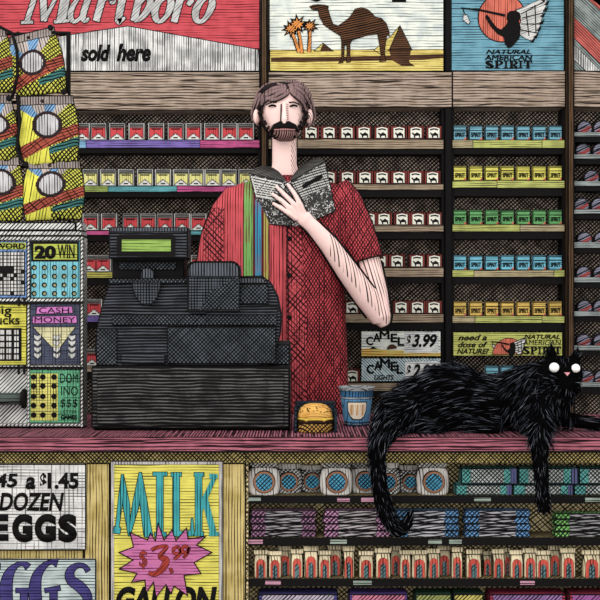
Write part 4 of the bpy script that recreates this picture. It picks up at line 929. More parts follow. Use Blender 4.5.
def crisps(x0, x1, y0, yy, label):
    base = SH[3][0]; y = CY+.004+yy; zb = Z(base, CY)+.0004; w_ = (x1-x0)*S(y)*.98; h_ = Z(y0, y)-zb; cx = X((x0+x1)/2, y); D_ = .012
    g = G(); rr = []
    for v, q, d in ((0, .92, .8), (.05, 1, 1), (.6, .98, .9), (.84, .92, .35)): rr.append([(cx+w_/2*q*math.copysign(abs(math.cos(a))**.4, math.cos(a)), y+D_+D_*d*math.copysign(abs(math.sin(a))**.6, math.sin(a)), zb+v*h_) for a in [2*PI*(i+.5)/20 for i in range(20)]])
    g.rings(rr, cream); o = g.obj('nut_pouch'); tag(o, label, 'nut pouch', 'cream pouches on the third candy shelf')
    g = G(); rr = []
    for v, q, d in ((.835, .98, .3), (.86, 1.06, .25), (1.0, 1.08, .15)): rr.append([(cx+w_/2*q*math.copysign(abs(math.cos(a))**.4, math.cos(a)), y+D_+D_*d*math.sin(a), zb+v*h_) for a in [2*PI*(i+.5)/20 for i in range(20)]])
    g.rings(rr, cream); g.obj('crimped_band', o)
    def pat_(q, top, m, off, nm):
        g = G(); w2 = w_/2*q; P = [(-w2, .02), (-w2, top-.16), (-w2*.7, top-.05), (0, top), (w2*.7, top-.05), (w2, top-.16), (w2, .02)]
        f = [g.bm.verts.new((cx+a, y-off, zb+b*h_)) for a, b in P]; k = [g.bm.verts.new((cx+a, y+.003, zb+b*h_)) for a, b in P]
        g.poly(f, m); g.poly(k[::-1], m)
        for i in range(len(P)): g.poly([f[(i+1) % len(P)], f[i], k[i], k[(i+1) % len(P)]], ink)
        g.obj(nm, o)
    pat_(.70, .70, arch, .0008, 'arch_print'); pat_(.36, .52, core, .0018, 'core_print')
    g = G()
    for s_ in (-1, 1): g.tube([(cx+s_*w_/2*q, y+D_*.4, zb+v*h_) for v, q in ((.01, .95), (.6, .98), (.84, .92))], .0009, ink, 5)
    g.tube([(cx-w_/2, y+D_*.55, zb+.84*h_), (cx+w_/2, y+D_*.55, zb+.84*h_)], .0009, ink, 5); g.obj('seam', o)
for i, (a, b, c, d) in enumerate(L3):
    nw = ['first', 'second', 'third', 'fourth', 'fifth', 'sixth', 'seventh', 'eighth', 'ninth', 'tenth', 'eleventh', 'twelfth', 'thirteenth'][i if i < 13 else 25-i]
    crisps(a, b, c, d, f'cream nut pouch with red arch, {nw} from the {"left" if i < 13 else "right"} on third shelf')
L4 = [(258, 338, (74, 70, 140), (190, 180, 200), 'violet rimmed', 'below the leftmost nut pouches'), (349, 408, (96, 70, 150), (206, 120, 150), 'violet and pink', 'second from left'), (415, 452, (44, 84, 62), (150, 160, 90), 'dark green', 'left of the two green ones'), (453, 484, (40, 74, 56), (190, 180, 90), 'dark green yellow marked', 'right of the two green ones'), (489, 566, (170, 50, 80), (150, 110, 170), 'crimson rimmed', 'second from right'), (569, 640, (176, 56, 84), (160, 90, 160), 'crimson and violet', 'at the far right')]
for a, b, ec, mc, cn, pos in L4:
    em = mat('box '+cn, ec, [(H, .008, .3, .2)]); lm = mat('box label '+cn, mc, [(D1, .008, .35, .2)])
    packet(a, b, 594, 622, CY+.001, .07, em, lm, f'{cn} sweet box on bottom shelf, {pos}', 'sweet box', 'sweet_box', 'sweet boxes on the bottom candy shelf', (.05, .95))
# ---------------------------------------------------------------- bodies
def fuse(g, vox, smooth=4, decim=None):
    """join the builder's closed shapes into one continuous surface"""
    bmesh.ops.recalc_face_normals(g.bm, faces=g.bm.faces)
    me = bpy.data.meshes.new('t'); g.bm.to_mesh(me); g.bm.free()
    o = bpy.data.objects.new('t', me); COL.objects.link(o)
    r = o.modifiers.new('r', 'REMESH'); r.mode = 'VOXEL'; r.voxel_size = vox; r.use_smooth_shade = True
    if smooth: s_ = o.modifiers.new('s', 'SMOOTH'); s_.factor = .5; s_.iterations = smooth
    dg = bpy.context.evaluated_depsgraph_get(); dg.update()
    out = bpy.data.meshes.new_from_object(o.evaluated_get(dg)); bpy.data.objects.remove(o)
    return out
def paint(me, mats, pick):
    for m in mats: me.materials.append(m)
    for p in me.polygons: p.material_index = pick(p.center, p.normal); p.use_smooth = True
    return me
def inv(co): return 300+co.x/S(co.y), 300-(co.z-ZC)/S(co.y)          # photo measure of a point while modelling
MY = .86
skin = mat('skin pale pink', (254, 216, 210), vary=0, rough=.6); skin_h = mat('skin shade strokes', (254, 216, 210), [(103, .017, .26, .04)], ink=(16, 10, 12), vary=0, rough=.6)  # plain skin, and a copy with strokes drawn in for the arm's shade
skin_d = mat('skin fine shade strokes', (254, 216, 210), [(125, .012, .24, .05)], ink=(16, 10, 12), vary=0, rough=.6)  # finer shade strokes for the right of the neck and face
def loft(g, rows, m, n=28, p=.8):
    """rows: (cx px, z px, half width px, depth centre y, half depth)"""
    rr = []
    for px, py, hw, y, hd in rows:
        c = V(px, py, y); k = S(y)
        rr.append([(c.x+hw*k*math.copysign(abs(math.cos(a))**p, math.cos(a)), y+hd*math.copysign(abs(math.sin(a))**p, math.sin(a)), c.z) for a in [2*PI*i/n for i in range(n)]])
    g.rings(rr, m)
HY = .845
pm = thing('person', 'bearded man in a red short sleeved shirt reading a book behind the counter', 'person', (X(285, MY), MY, 0))
g = G()
loft(g, [(283, 87, 8, HY+.02, .03), (283, 90, 16, HY+.01, .065), (283, 97, 20.5, HY, .085), (283, 106, 21, HY, .088), (283, 116, 20.5, HY, .086), (284, 126, 18.5, HY, .080), (285, 134, 14.5, HY-.005, .068), (285, 139, 9, HY-.01, .05)], skin, p=.85)
loft(g, [(284.5, 128, 11, HY+.02, .045), (284.5, 140, 12.2, HY+.02, .042), (284.5, 165, 12.4, HY+.025, .042), (284.5, 178, 16, HY+.03, .05), (285, 186, 40, MY+.02, .06)], skin)
# nose, ears
g.tube([V(284.3, 101, HY-.083), V(284.3, 110, HY-.094), V(284.3, 119, HY-.104), V(284.3, 124, HY-.100)], [.005, .007, .010, .008], skin, 12)
for s_ in (-1, 1): g.ball(V(283+s_*26.5, 116.5, HY-.02), .012, .02, .026, skin)
# trunk, hips, legs inside the clothes
loft(g, [(285, 184, 40, MY+.02, .06), (285, 200, 52, MY, .085), (284, 250, 50, MY, .10), (284, 320, 46, MY, .10), (284, 380, 48, MY, .10), (284, 430, 52, MY, .105)], skin)
zf = .03
for s_ in (-1, 1):
    a = V(284+s_*25, 425, MY); g.tube([a, (a.x, MY, .52), (a.x+s_*.01, MY, .06)], [.085, .062, .045], skin, 16); g.ball((a.x+s_*.01, MY-.06, .045), .045, .115, .04, skin)
# arm on the right of the photo: shoulder, elbow, wrist
E_ = V(381, 318, .80)
g.tube([V(340, 200, .86), V(356, 228, .85), V(367, 262, .83), V(376, 295, .81), E_, V(385, 326, .80)], [.050, .048, .046, .041, .034, .016], skin, 18)
g.tube([E_+Vector((0, 0, -.004)), V(366, 297, .775), V(348, 272, .745), V(329, 245, .715), V(314, 228, .697), V(306, 220, .690)], [.033, .040, .037, .031, .025, .022], skin, 18, flat=.8)
# palm and fingers over the book covers
BZ = .672
g.tube([V(313, 228, .694), V(305, 219, BZ+.012), V(299, 213, BZ+.010)], [.021, .026, .023], skin, 14, flat=.55)
for P in ([(304, 213), (300, 203.5), (294, 193), (288, 184.5)], [(301.5, 214), (294, 204), (285, 195), (276.5, 186.5)], [(298.5, 216), (290, 208), (281.5, 200.5), (272.5, 194)], [(296.5, 219), (289, 213.5), (281, 208), (273.5, 203.5)]):
    ys = [BZ+.008, BZ-.004, BZ-.003, BZ+.004]
    g.tube([V(a, b, yy) for (a, b), yy in zip(P, ys)], [.0092, .0086, .0078, .0058], skin, 12)
    g.ball(V(P[-1][0], P[-1][1], ys[-1]), .0056, .0056, .0056, skin)
g.tube([V(309, 222, .692), V(306, 226, .715), V(303, 222, .745), V(301, 214, .755)], [.013, .012, .010, .008], skin, 12)
# the other arm, going down behind the register
g.tube([V(236, 200, .86), V(226, 230, .85), V(221, 275, .83), V(222, 312, .80)], [.05, .048, .044, .038], skin, 18)
g.tube([V(222, 312, .80), V(232, 330, .72), V(240, 343, .63)], [.037, .032, .022], skin, 16)
g.tube([V(238, 340, .645), V(243, 348, .60), V(246, 352, .575)], [.022, .030, .026], skin, 14, flat=.5)
for k in range(4): g.tube([V(241+k*4, 350, .58-.002*k), V(243+k*5, 357, .555), V(244+k*5.4, 366, .545)], [.009, .0082, .006], skin, 10)
g.tube([V(240, 345, .62), V(235, 352, .59), V(235, 358, .57)], [.012, .010, .007], skin, 10)
me = fuse(g, .0036, 3)
def pk(c, n):
    px, py = inv(c)
    if py > 225 and px > 330:
        t = (px-345)-(py-258)*.82                     # beyond the fore-arm's upper third: pen strokes standing for shade
        if t > -13: return 1
    if px > 291 and 138 < py < 176: return 2
    if px > 298.5 and 98 < py < 126: return 2
    return 0
body = link('body', paint(me, [skin, skin_h, skin_d], pk), pm)

# face
for cx_ in (272.3, 293.6):
    g = G()
    for dy, ww, rr_ in ((1.8, 3.6, .0034),):
        g.tube([V(cx_-ww, 104.6+dy+(.7 if dy == 0 else 0), HY-.0835), V(cx_-1, 103.6+dy, HY-.0895), V(cx_+1, 103.6+dy, HY-.0895), V(cx_+ww, 104.3+dy, HY-.0835)], rr_, ink, 6)
    g.obj('eyelid', pm)
g = G()
for cx_, s_ in ((272.3, 1), (293.6, -1)): g.tube([V(cx_-6, 103.5+(1.2 if s_ > 0 else -.9), HY-.082), V(cx_, 102, HY-.091), V(cx_+6, 103.5+(-.9 if s_ > 0 else 1.2), HY-.082)], .0024, ink, 6)
g.obj('eyebrow', pm)
g = G(); g.tube([V(281.2, 104, HY-.088), V(281, 112, HY-.098), V(280.6, 123.5, HY-.104)], .0022, ink, 6)
for k in range(9): g.tube([V(286.3, 104+k*2.2, HY-.089-k*.0018), V(288.4, 104.4+k*2.2, HY-.087-k*.0014)], .0011, ink, 5)
g.obj('nose_line', pm)
# pen contours along the limbs
def contour(C, R, side, r=.0034, nm='arm_contour', par=None, off=.0030):
    P = []
    for i in range(len(C)):
        t = C[min(i+1, len(C)-1)]-C[max(i-1, 0)]; t.y = 0; t.normalize(); q = Vector((-t.z, 0, t.x))*side
        P.append(C[i]+q*(R[i]*.97+off))
    P = [Vector(p) for p in spline([tuple(p) for p in P], 5)]
    g = G(); g.tube(P, r, ink, 6); g.obj(nm, par or pm)
FA = [V(376, 312, .785), V(366, 297, .775), V(348, 272, .745), V(329, 245, .715), V(314, 228, .697), V(306, 221, .690)]; FR = [.037, .0395, .037, .031, .025, .022]
contour(FA, FR, 1); contour(FA[:-1], FR[:-1], -1)
UA = [V(368, 264, .83), V(376, 293, .81), V(382, 312, .80), V(386, 325, .80)]; UR = [.0455, .0405, .034, .016]
contour(UA, UR, 1)
for s_ in (-1, 1): g = G(); g.tube([V(284.5+s_*12.2, 138, HY+.015), V(284.5+s_*12.4, 155, HY+.018), V(284.5+s_*12.6, 170, HY+.02)], .0032, ink, 6); g.obj('neck_contour', pm)
for P in ([(304, 213), (300, 203.5), (294, 193), (288, 184.5)], [(301.5, 214), (294, 204), (285, 195), (276.5, 186.5)], [(298.5, 216), (290, 208), (281.5, 200.5), (272.5, 194)], [(296.5, 219), (289, 213.5), (281, 208), (273.5, 203.5)]):
    C = [V(a, b, yy-.003) for (a, b), yy in zip(P, [BZ+.006, BZ-.004, BZ-.003, BZ+.002])]
    contour(C, [.0085, .008, .0074, .0055], -1, .0018, 'finger_contour')
    contour(C, [.0085, .008, .0074, .0055], 1, .0018, 'finger_contour')
# hair
hair_d = mat('hair dark gap', (40, 30, 32), [(70, .006, .4, .3)]); hair_l = mat('hair taupe brown', (142, 114, 114), [(80, .012, .16, .3)], ink=(26, 18, 20), vary=.1)
g = G()
loft(g, [(282, 83.5, 9, HY+.03, .04), (282, 87, 18, HY+.02, .075), (282, 93, 24, HY+.02, .088), (283, 101, 26.0, HY+.045, .072), (283, 112, 26.6, HY+.055, .064), (283, 122, 24, HY+.055, .055), (284, 132, 18, HY+.055, .04)], hair_d)
hair = g.obj('hair', pm)
g = G()
def lock(P, r0, r1, m=hair_l, out=True):
    pts = [V(a, b, yy) for a, b, yy in spline(P, 4)]; n = len(pts)
    g.tube(pts, [r0*(.55+.45*math.sin(PI*min(1, .15+i/(n-1)*.75)))+(r1-r0)*i/(n-1)*.6 for i in range(n)], m, 8)
    if out: g.tube([p+Vector((0, -.0062, -.0070)) for p in pts], .0019, ink, 6)
f0 = HY-.082
for i, P in enumerate([
  [(286, 87, HY-.06), (278, 85, HY-.05), (268, 88, HY-.03), (259, 97, HY-.01), (254.5, 106, HY), (253.5, 111, HY+.01)],
  [(287, 88, HY-.07), (277, 88, HY-.068), (268, 92, HY-.05), (260, 101, HY-.025), (257, 108, HY-.01), (256, 112, HY)],
  [(287, 89.5, HY-.078), (278, 91, HY-.08), (270, 94, HY-.07), (264, 100, HY-.055), (261, 106, HY-.03), (259, 110, HY-.02)],
  [(287, 91, HY-.082), (280, 93.5, HY-.088), (273, 97.5, HY-.08), (266, 100, HY-.07), (261, 107, HY-.045)],
  [(288, 93, HY-.085), (283, 96.5, HY-.09), (276, 99.5, HY-.086), (270, 100, HY-.08)],
  [(288, 86, HY-.06), (297, 85.5, HY-.05), (305, 91, HY-.02), (311, 101, HY), (313, 109, HY+.01)],
  [(289, 87.5, HY-.07), (297, 89, HY-.066), (304, 95, HY-.045), (309, 104, HY-.02), (311, 110, HY)],
  [(289, 89, HY-.078), (295, 92, HY-.08), (301, 97, HY-.065), (305, 104, HY-.04), (307, 109, HY-.015)],
  [(290, 91, HY-.082), (294, 95, HY-.085), (299, 99, HY-.075), (303, 104, HY-.058), (306, 112, HY-.04)],
  [(256, 103, HY+.05), (253, 112, HY+.05), (254, 120, HY+.05), (258, 126, HY+.04)],
  [(311, 104, HY+.05), (314, 113, HY+.05), (312, 122, HY+.05), (308, 127, HY+.04)],
  [(280, 83.5, HY-.02), (270, 84.5, HY-.01), (261, 90, HY+.01), (255, 99, HY+.02)],
  [(284, 83, HY-.02), (295, 82.5, HY-.01), (304, 86.5, HY+.01), (311, 96, HY+.02)]]):
    lock(P, .0086, .0072)
g.obj('lock', hair)
# beard: jaw shell, sideburns, moustache
beard_m = mat('beard striped brown', (168, 126, 124), [(VV, .0095, .46, .12)], ink=(14, 9, 10), vary=.15); curl = mat('beard dark curls', (60, 44, 46), [(D1, .006, .5, .4), (D2, .007, .4, .4)], ink=(10, 7, 8))
g = G()
loft(g, [(284, 128.2, 15.5, HY-.032, .060), (284.5, 132, 15.5, HY-.036, .062), (285, 136, 13, HY-.038, .058), (285, 139.5, 9, HY-.038, .046), (285, 141, 5, HY-.036, .03)], beard_m); bd = g.obj('beard', pm)
rs = random.Random(11)
for s_ in (-1, 1):
    g = G()
    for k in range(34):
        t = rs.random(); a = 283+s_*(22.6-(max(0, t-.45)*22))+rs.uniform(-1.8, 1.8)*1.3; b = 103+t*34+rs.uniform(-1, 1)
        dpt = HY-.045-.03*max(0, t-.35)+rs.uniform(-.008, .004)
        g.ball(V(a, b, dpt), .0052, .006, .0062, curl)
    g.obj('sideburn', pm)
g = G()
for k in range(7):
    dz = (k-3)*.55
    g.tube([V(269.5+abs(dz)*.6, 131.5+dz*.3, HY-.080), V(274, 127.2+dz, HY-.093), V(280, 124.6+dz*1.1, HY-.101), V(284.3, 124.2+dz*1.2, HY-.103), V(289, 124.6+dz*1.1, HY-.101), V(295, 127.2+dz, HY-.093), V(299.5-abs(dz)*.6, 131.5+dz*.3, HY-.080)], [.003, .005, .0055, .005, .0055, .005, .003], ink, 8)
g.obj('moustache', pm)
lip = mat('lip line rose', (206, 140, 140), vary=0)
g = G(); g.tube([V(274, 129.7, HY-.097), V(284.5, 129.2, HY-.1035), V(295, 129.7, HY-.097)], .0017, lip, 8); g.obj('lip', pm)

# shirt: one continuous garment with a left and right half of different ink work
k_ = S(MY-.11)
sx_ = lambda px: X(px, MY-.1)-X(285, MY)
stripe = [(sx_(243), sx_(244), (30, 20, 16)), (sx_(244), sx_(253), (112, 170, 88)), (sx_(253), sx_(255.5), (90, 40, 44)), (sx_(255.5), sx_(261.5), (44, 146, 186)), (sx_(261.5), sx_(264), (90, 30, 36)), (sx_(264), sx_(269), (170, 160, 78)), (sx_(269), sx_(270), (60, 24, 30))]
shirt_v = mat('shirt red vertical strokes', (212, 82, 90), [(VV, .0125, .24, .12)], ink=(80, 10, 20), vary=.08, stripes=stripe, ky=(0, 0))
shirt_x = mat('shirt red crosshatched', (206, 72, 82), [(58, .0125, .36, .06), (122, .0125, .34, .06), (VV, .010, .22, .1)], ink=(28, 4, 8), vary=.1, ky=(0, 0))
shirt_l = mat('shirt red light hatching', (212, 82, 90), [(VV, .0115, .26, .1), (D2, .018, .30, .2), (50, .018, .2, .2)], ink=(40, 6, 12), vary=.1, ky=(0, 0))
g = G()
loft(g, [(288, 179, 28, MY+.02, .060), (288, 183.5, 46, MY+.02, .085), (286, 191, 62, MY+.01, .105), (285, 205, 63, MY, .122), (284, 240, 60, MY, .128), (283, 300, 62, MY, .128), (283, 360, 64.5, MY, .13), (283, 405, 66, MY, .13), (283, 412, 66, MY, .13)], shirt_v, 40, .75)
g.tube([V(333, 190, .865), V(344, 205, .86), V(353, 225, .852), V(362, 252, .84), V(365, 262, .835)], [.062, .066, .064, .064, .064], shirt_v, 24)
g.tube([V(241, 196, .865), V(230, 214, .86), V(220, 240, .85), V(216, 268, .84), V(216, 276, .838)], [.058, .066, .067, .068, .068], shirt_v, 24)
me = fuse(g, .0055, 5)
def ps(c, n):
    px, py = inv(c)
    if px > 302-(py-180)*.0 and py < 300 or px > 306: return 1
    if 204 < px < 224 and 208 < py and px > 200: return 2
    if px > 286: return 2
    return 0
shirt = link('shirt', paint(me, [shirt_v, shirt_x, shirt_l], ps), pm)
g = G()   # placket, buttons, hems
FYs = MY-.131
g.tube([V(287.5, 224, FYs), V(288, 300, FYs), V(288, 398, FYs-.001)], .0016, ink, 6); g.tube([V(283, 224, FYs), V(283, 300, FYs), V(283, 398, FYs-.001)], .0010, ink, 6); g.obj('placket', shirt)
for py in (238.5, 275.5, 317.5, 358):
    g = G(); g.lathe((X(289.5, FYs), FYs, Z(py, FYs)), [(.0075, .003), (.0082, 0), (.006, -.004)], black_m, 16, axis='y'); g.obj('button', shirt)
def hem(c, ax, r, off=.0):
    ax = Vector(ax).normalized(); u = ax.cross(Vector((0, 1, 0))).normalized(); v = ax.cross(u); c = Vector(c)
    g.tube([c+u*math.cos(t)*r+v*math.sin(t)*r for t in [2*PI*i/28 for i in range(29)]], .0022, ink, 6, cap=False)
g = G(); ax = V(365, 262, .835)-V(353, 225, .852); hem(V(365, 262, .835), ax, .0635); g.obj('hem', shirt); g = G(); hem(V(216, 276, .838), V(216, 276, .838)-V(220, 240, .85), .068); g.obj('hem', shirt)
SC = [V(333, 190, .862), V(344, 205, .857), V(353, 225, .85), V(362, 252, .838), V(365, 261, .834)]
contour(SC, [.060, .0655, .0640, .0640, .0640], 1, .003, 'sleeve_contour', shirt, .0015)
SL2 = [V(241, 196, .862), V(230, 214, .857), V(220, 240, .848), V(216, 268, .838)]
contour(SL2, [.056, .065, .0665, .0675], -1, .003, 'sleeve_contour', shirt, .0015)
# dark collar around the neck
col_m = mat('charcoal collar', (64, 62, 62), [(60, .009, .5, .1)], ink=(12, 12, 12))
g = G(); loft(g, [(286, 176.5, 22, HY+.035, .055), (286, 179, 27, HY+.03, .066), (286, 183, 31, HY+.03, .074), (286, 187, 32, HY+.03, .07)], shirt_x); g.obj('collar', shirt)
jeans = mat('navy jeans', (44, 66, 90), [(VV, .009, .3, .1), (D1, .011, .3, .1)], ink=(8, 12, 20))
g = G(); loft(g, [(284, 409, 58, MY, .118), (284, 425, 60, MY, .12), (284, 462, 60, MY, .122)], jeans, 32)
for s_ in (-1, 1):
    a = V(284+s_*29, 440, MY); g.tube([a, (a.x, MY, .52), (a.x+s_*.005, MY, .11)], [.105, .088, .072], jeans, 20)
me = fuse(g, .008, 4); link('jeans', paint(me, [jeans], lambda c, n: 0), pm)
shoe = mat('dark shoes', (40, 34, 32))
for s_ in (-1, 1):
    a = V(284+s_*27, 440, MY); g = G(); g.ball((a.x, MY-.07, .048), .056, .14, .046, shoe); g.obj('shoe', pm)

# ---------------------------------------------------------------- book
bk = thing('book', 'open black and white marbled book held up in front of the reader', 'book', V(287, 223, .72))
blurb = mat('cover pale blurb', (216, 216, 212), [(D1, .007, .16, .1)], ink=(60, 60, 60), vary=0); blurb_x = mat('cover grey hatched blurb', (186, 186, 184), [(28, .007, .42, .06), (118, .010, .22, .06)], ink=(24, 24, 24), vary=0)
def marble():
    m = bpy.data.materials.new('marbled cover'); T = NT(m); out = T.n('ShaderNodeOutputMaterial'); b = T.n('ShaderNodeBsdfPrincipled'); T.t.links.new(b.outputs[0], out.inputs[0])
    co = T.n('ShaderNodeTexCoord').outputs['Object']; q = T.n('ShaderNodeTexNoise'); T.put(q.inputs['Vector'], co); q.inputs['Scale'].default_value = 95; q.inputs['Detail'].default_value = 3; q.inputs['Distortion'].default_value = 1.6
    T.t.links.new(T.mix(T.smooth(q.outputs[0], .55, .61), lin((14, 13, 14)), lin((200, 200, 198))), b.inputs['Base Color']); b.inputs['Roughness'].default_value = .6; return m
marb = marble(); page_m = mat('page block edges', (96, 94, 92), [(24, .006, .45, .1)], ink=(14, 14, 14)); page_r = mat('page block edges right', (96, 94, 92), [(-24, .006, .45, .1)], ink=(14, 14, 14))
def quad3(c4, u, v):
    return c4[0]*(1-u)*(1-v)+c4[1]*u*(1-v)+c4[2]*u*v+c4[3]*(1-u)*v
def slab3(g, c4, th, m, rim=True, N=10, bow=0, em=None):
    n = (c4[1]-c4[0]).cross(c4[3]-c4[0]).normalized()
    if n.y > 0: n = -n
    F = [[quad3(c4, i/N, j/N)+n*bow*math.sin(PI*i/N) for i in range(N+1)] for j in range(N+1)]
    f = [[g.bm.verts.new(p) for p in r] for r in F]; k = [[g.bm.verts.new(p-n*th) for p in r] for r in F]
    for j in range(N):
        for i in range(N): g.poly([f[j][i], f[j+1][i], f[j+1][i+1], f[j][i+1]], m); g.poly([k[j][i], k[j][i+1], k[j+1][i+1], k[j+1][i]], em or m)
    for i in range(N):
        for a, b, c, d in ((f[0][i], f[0][i+1], k[0][i+1], k[0][i]), (f[N][i+1], f[N][i], k[N][i], k[N][i+1]), (f[i+1][0], f[i][0], k[i][0], k[i+1][0]), (f[i][N], f[i+1][N], k[i+1][N], k[i][N])): g.poly([a, b, c, d], em or ink)
    return n
yo, ys_ = .745, .712
LC = [V(249, 173.5, yo), V(284, 181.5, ys_), V(292, 226, ys_), V(263, 223.5, yo)]
RC = [V(291, 181.5, ys_), V(325, 161.5, yo), V(335.5, 211, yo), V(300, 226, ys_)]
for c4, nm in ((LC, 'l'), (RC, 'r')):
    g = G(); n = slab3(g, c4, .003, marb, bow=.003); cv = g.obj('cover', bk, fix=True)
    pts = [quad3(c4, i/10, 0)+n*.003*math.sin(PI*i/10) for i in range(11)]
    g = G()
    for P in (pts, [quad3(c4, i/10, 1)+n*.003*math.sin(PI*i/10) for i in range(11)], [c4[0], c4[3]], [c4[1], c4[2]]): g.tube([p-n*.0012 for p in P], .0018, ink, 6)
    g.obj('ink_edge', cv)
    def sub(u0, u1, v0, v1, off, m, nm2, c4=c4, n=n, par=cv):
        g = G(); N = 8
        A = [[quad3(c4, u0+(u1-u0)*i/N, v0+(v1-v0)*j)+n*(off+.003*math.sin(PI*(u0+(u1-u0)*i/N))) for i in range(N+1)] for j in (0, 1)]
        f = [[g.bm.verts.new(p) for p in r] for r in A]; k = [[g.bm.verts.new(p-n*.0006) for p in r] for r in A]
        for i in range(N):
            g.poly([f[0][i], f[1][i], f[1][i+1], f[0][i+1]], m)
            g.poly([f[0][i], f[0][i+1], k[0][i+1], k[0][i]], m); g.poly([f[1][i+1], f[1][i], k[1][i], k[1][i+1]], m)
        g.poly([f[0][0], k[0][0], k[1][0], f[1][0]], m); g.poly([f[0][N], f[1][N], k[1][N], k[0][N]], m)
        g.obj(nm2, par)
    if nm == 'l':
        sub(.03, .97, .04, .46, .0009, blurb, 'blurb')
        rs = random.Random(2)
        for v in (.075, .135, .195, .245, .295, .345, .395):
            u = .08
            while u < .9:
                L = rs.uniform(.05, .16) if v > .16 else rs.uniform(.3, .5)
                sub(u, min(u+L, .92), v, v+.022, .0016, ink, 'blurb_line'); u += L+.03
    else:
        sub(.03, .98, .03, .47, .0009, blurb_x, 'blurb')
        sub(.26, .84, .19, .28, .0016, ink, 'title_bar')
g = G(); slab3(g, [LC[1], RC[0], RC[3], LC[2]], .004, blurb_x, N=4); g.obj('spine', bk)
def pages(c4, crest, m):
    g = G(); N = 14; n = Vector((0, 1, 0))
    fr = []; bk_ = []
    for i in range(N+1):
        u = i/N; b = quad3(c4, u, .97)+n*.004; t = quad3(c4, u, .01)+n*.004
        j = u*(len(crest)-1); a = min(int(j), len(crest)-2); q = crest[a].lerp(crest[a+1], j-a)
        fr.append((g.bm.verts.new(t), g.bm.verts.new(b))); bk_.append((g.bm.verts.new(q), g.bm.verts.new(b+Vector((0, .012+.02*math.sin(PI*u), 0)))))
    for i in range(N):
        g.poly([fr[i][0], fr[i][1], fr[i+1][1], fr[i+1][0]], m); g.poly([fr[i][0], fr[i+1][0], bk_[i+1][0], bk_[i][0]], m, True); g.poly([bk_[i][0], bk_[i+1][0], bk_[i+1][1], bk_[i][1]], m, True); g.poly([fr[i][1], bk_[i][1], bk_[i+1][1], fr[i+1][1]], m)
    g.poly([fr[0][0], bk_[0][0], bk_[0][1], fr[0][1]], m); g.poly([fr[N][0], fr[N][1], bk_[N][1], bk_[N][0]], m); g.obj('page_block', bk)
pages(LC, [V(251, 172, .758), V(256, 167.5, .765), V(264, 165.5, .77), V(272, 167, .765), (V(279, 171.5, .75)), V(285, 178.5, .722)], page_m)
pages(RC, [V(290, 179, .722), V(296, 171, .75), V(303, 164.5, .765), V(311, 159.5, .77), V(318, 157, .765), V(324, 159.5, .758)], page_r)

# ---------------------------------------------------------------- cat
fur = mat('black fur', (8, 8, 9), vary=0, rough=.9, spec=0)
ct_ = thing('cat', 'long haired black cat with white eyes draped over the counter, tail hanging down', 'cat', (X(450, .2), .2, TOP))
g = G()
yb = .19
def cb(px, py, y, rx, ry, rz, rot=None): g.ball(V(px, py, y), rx*S(y), ry, rz*S(y), fur, rot=rot)
R_ = lambda d: Matrix.Rotation(math.radians(d), 3, 'Y')
cb(426, 404, yb, 35, .085, 30); cb(450, 396, yb, 42, .09, 32); cb(485, 401, yb, 46, .085, 27); cb(407, 415, yb, 25, .07, 22); cb(515, 403, yb-.01, 32, .075, 24)
cb(430, 414, yb, 50, .085, 22); cb(480, 414, yb, 50, .08, 22)
# chest, neck, head
g.tube([V(505, 404, yb), V(525, 394, yb-.01), V(545, 382, yb-.03), V(558, 374, yb-.04)], [.088, .080, .062, .05], fur, 24)
cb(541, 408, yb-.05, 22, .06, 27); cb(556, 398, yb-.04, 17, .05, 20)
HX, HZ, HYc = 562.5, 375, .14
cb(HX, HZ, HYc, 20, .055, 17.5); cb(HX+3, HZ+10, HYc-.012, 15, .045, 12); cb(HX+10, 383, HYc-.035, 7, .022, 5.5)
for (bx, by, tx, ty, rr_) in ((551, 363, 551.5, 341, 8.5), (574, 362, 579, 346, 7.5)):
    g.tube([V(bx, by, HYc+.005), V((bx+tx)/2, (by+ty)/2, HYc), V(tx, ty, HYc-.004)], [rr_*S(HYc), rr_*.62*S(HYc), .0015], fur, 14, flat=.45)
# hanging fore leg, resting fore leg, tucked hind foot
g.tube([V(530, 405, .12), V(537, 424, .06), V(539, 434, .008), V(539.5, 445, -.026), V(540.5, 465, -.031), V(542, 488, -.031), V(543, 503, -.032)], [.058, .048, .036, .025, .021, .019, .020], fur, 18, flat=.9)
g.ball(V(544, 506, -.035), .0185, .022, .019, fur)
for d in (-4, 0, 4): g.ball(V(544+d, 510.5-abs(d)*.3, -.047), .006, .009, .010, fur)
g.tube([V(545, 412, .17), V(570, 420, .15), V(598, 424.5, .145), V(620, 426, .14)], [.040, .022, .0165, .017], fur, 16); g.ball(V(630, 426, .138), .026, .020, .0165, fur)
for d in (-.012, 0, .012): g.ball(V(638, 427, .138+d), .009, .006, .008, fur)
g.tube([V(420, 425, .09), V(445, 428, .075)], [.022, .016], fur, 12); g.tube([V(470, 425, .10), V(500, 429, .085)], [.022, .015], fur, 12)
# tail over the edge with its hook
T_ = [(402, 408, .12, .060), (391, 420, .06, .050), (385, 430, .012, .040), (380, 440, -.022, .031), (377.5, 452, -.033, .0255), (377.5, 468, -.034, .0225), (380, 488, -.034, .0215), (384, 505, -.034, .0225), (390, 520, -.036, .0235), (398, 529.5, -.036, .0195), (405, 527, -.036, .015), (409, 519, -.036, .013), (411.5, 511, -.036, .007)]
T2 = spline(T_, 4); g.tube([V(a, b, c) for a, b, c, _ in T2], [max(d, .004) for *_, d in T2], fur, 18)
me = fuse(g, .0042, 4)
for v in me.vertices:       # nothing sinks below the countertop where the cat lies on it
    if v.co.y > .004 and v.co.z < TOP+.0006: v.co.z = TOP+.0006
    if v.co.y > -.003 and v.co.y < .05 and v.co.z < TOP-.001: v.co.y = min(v.co.y, -.003)
cat_me = paint(me, [fur], lambda c, n: 0)
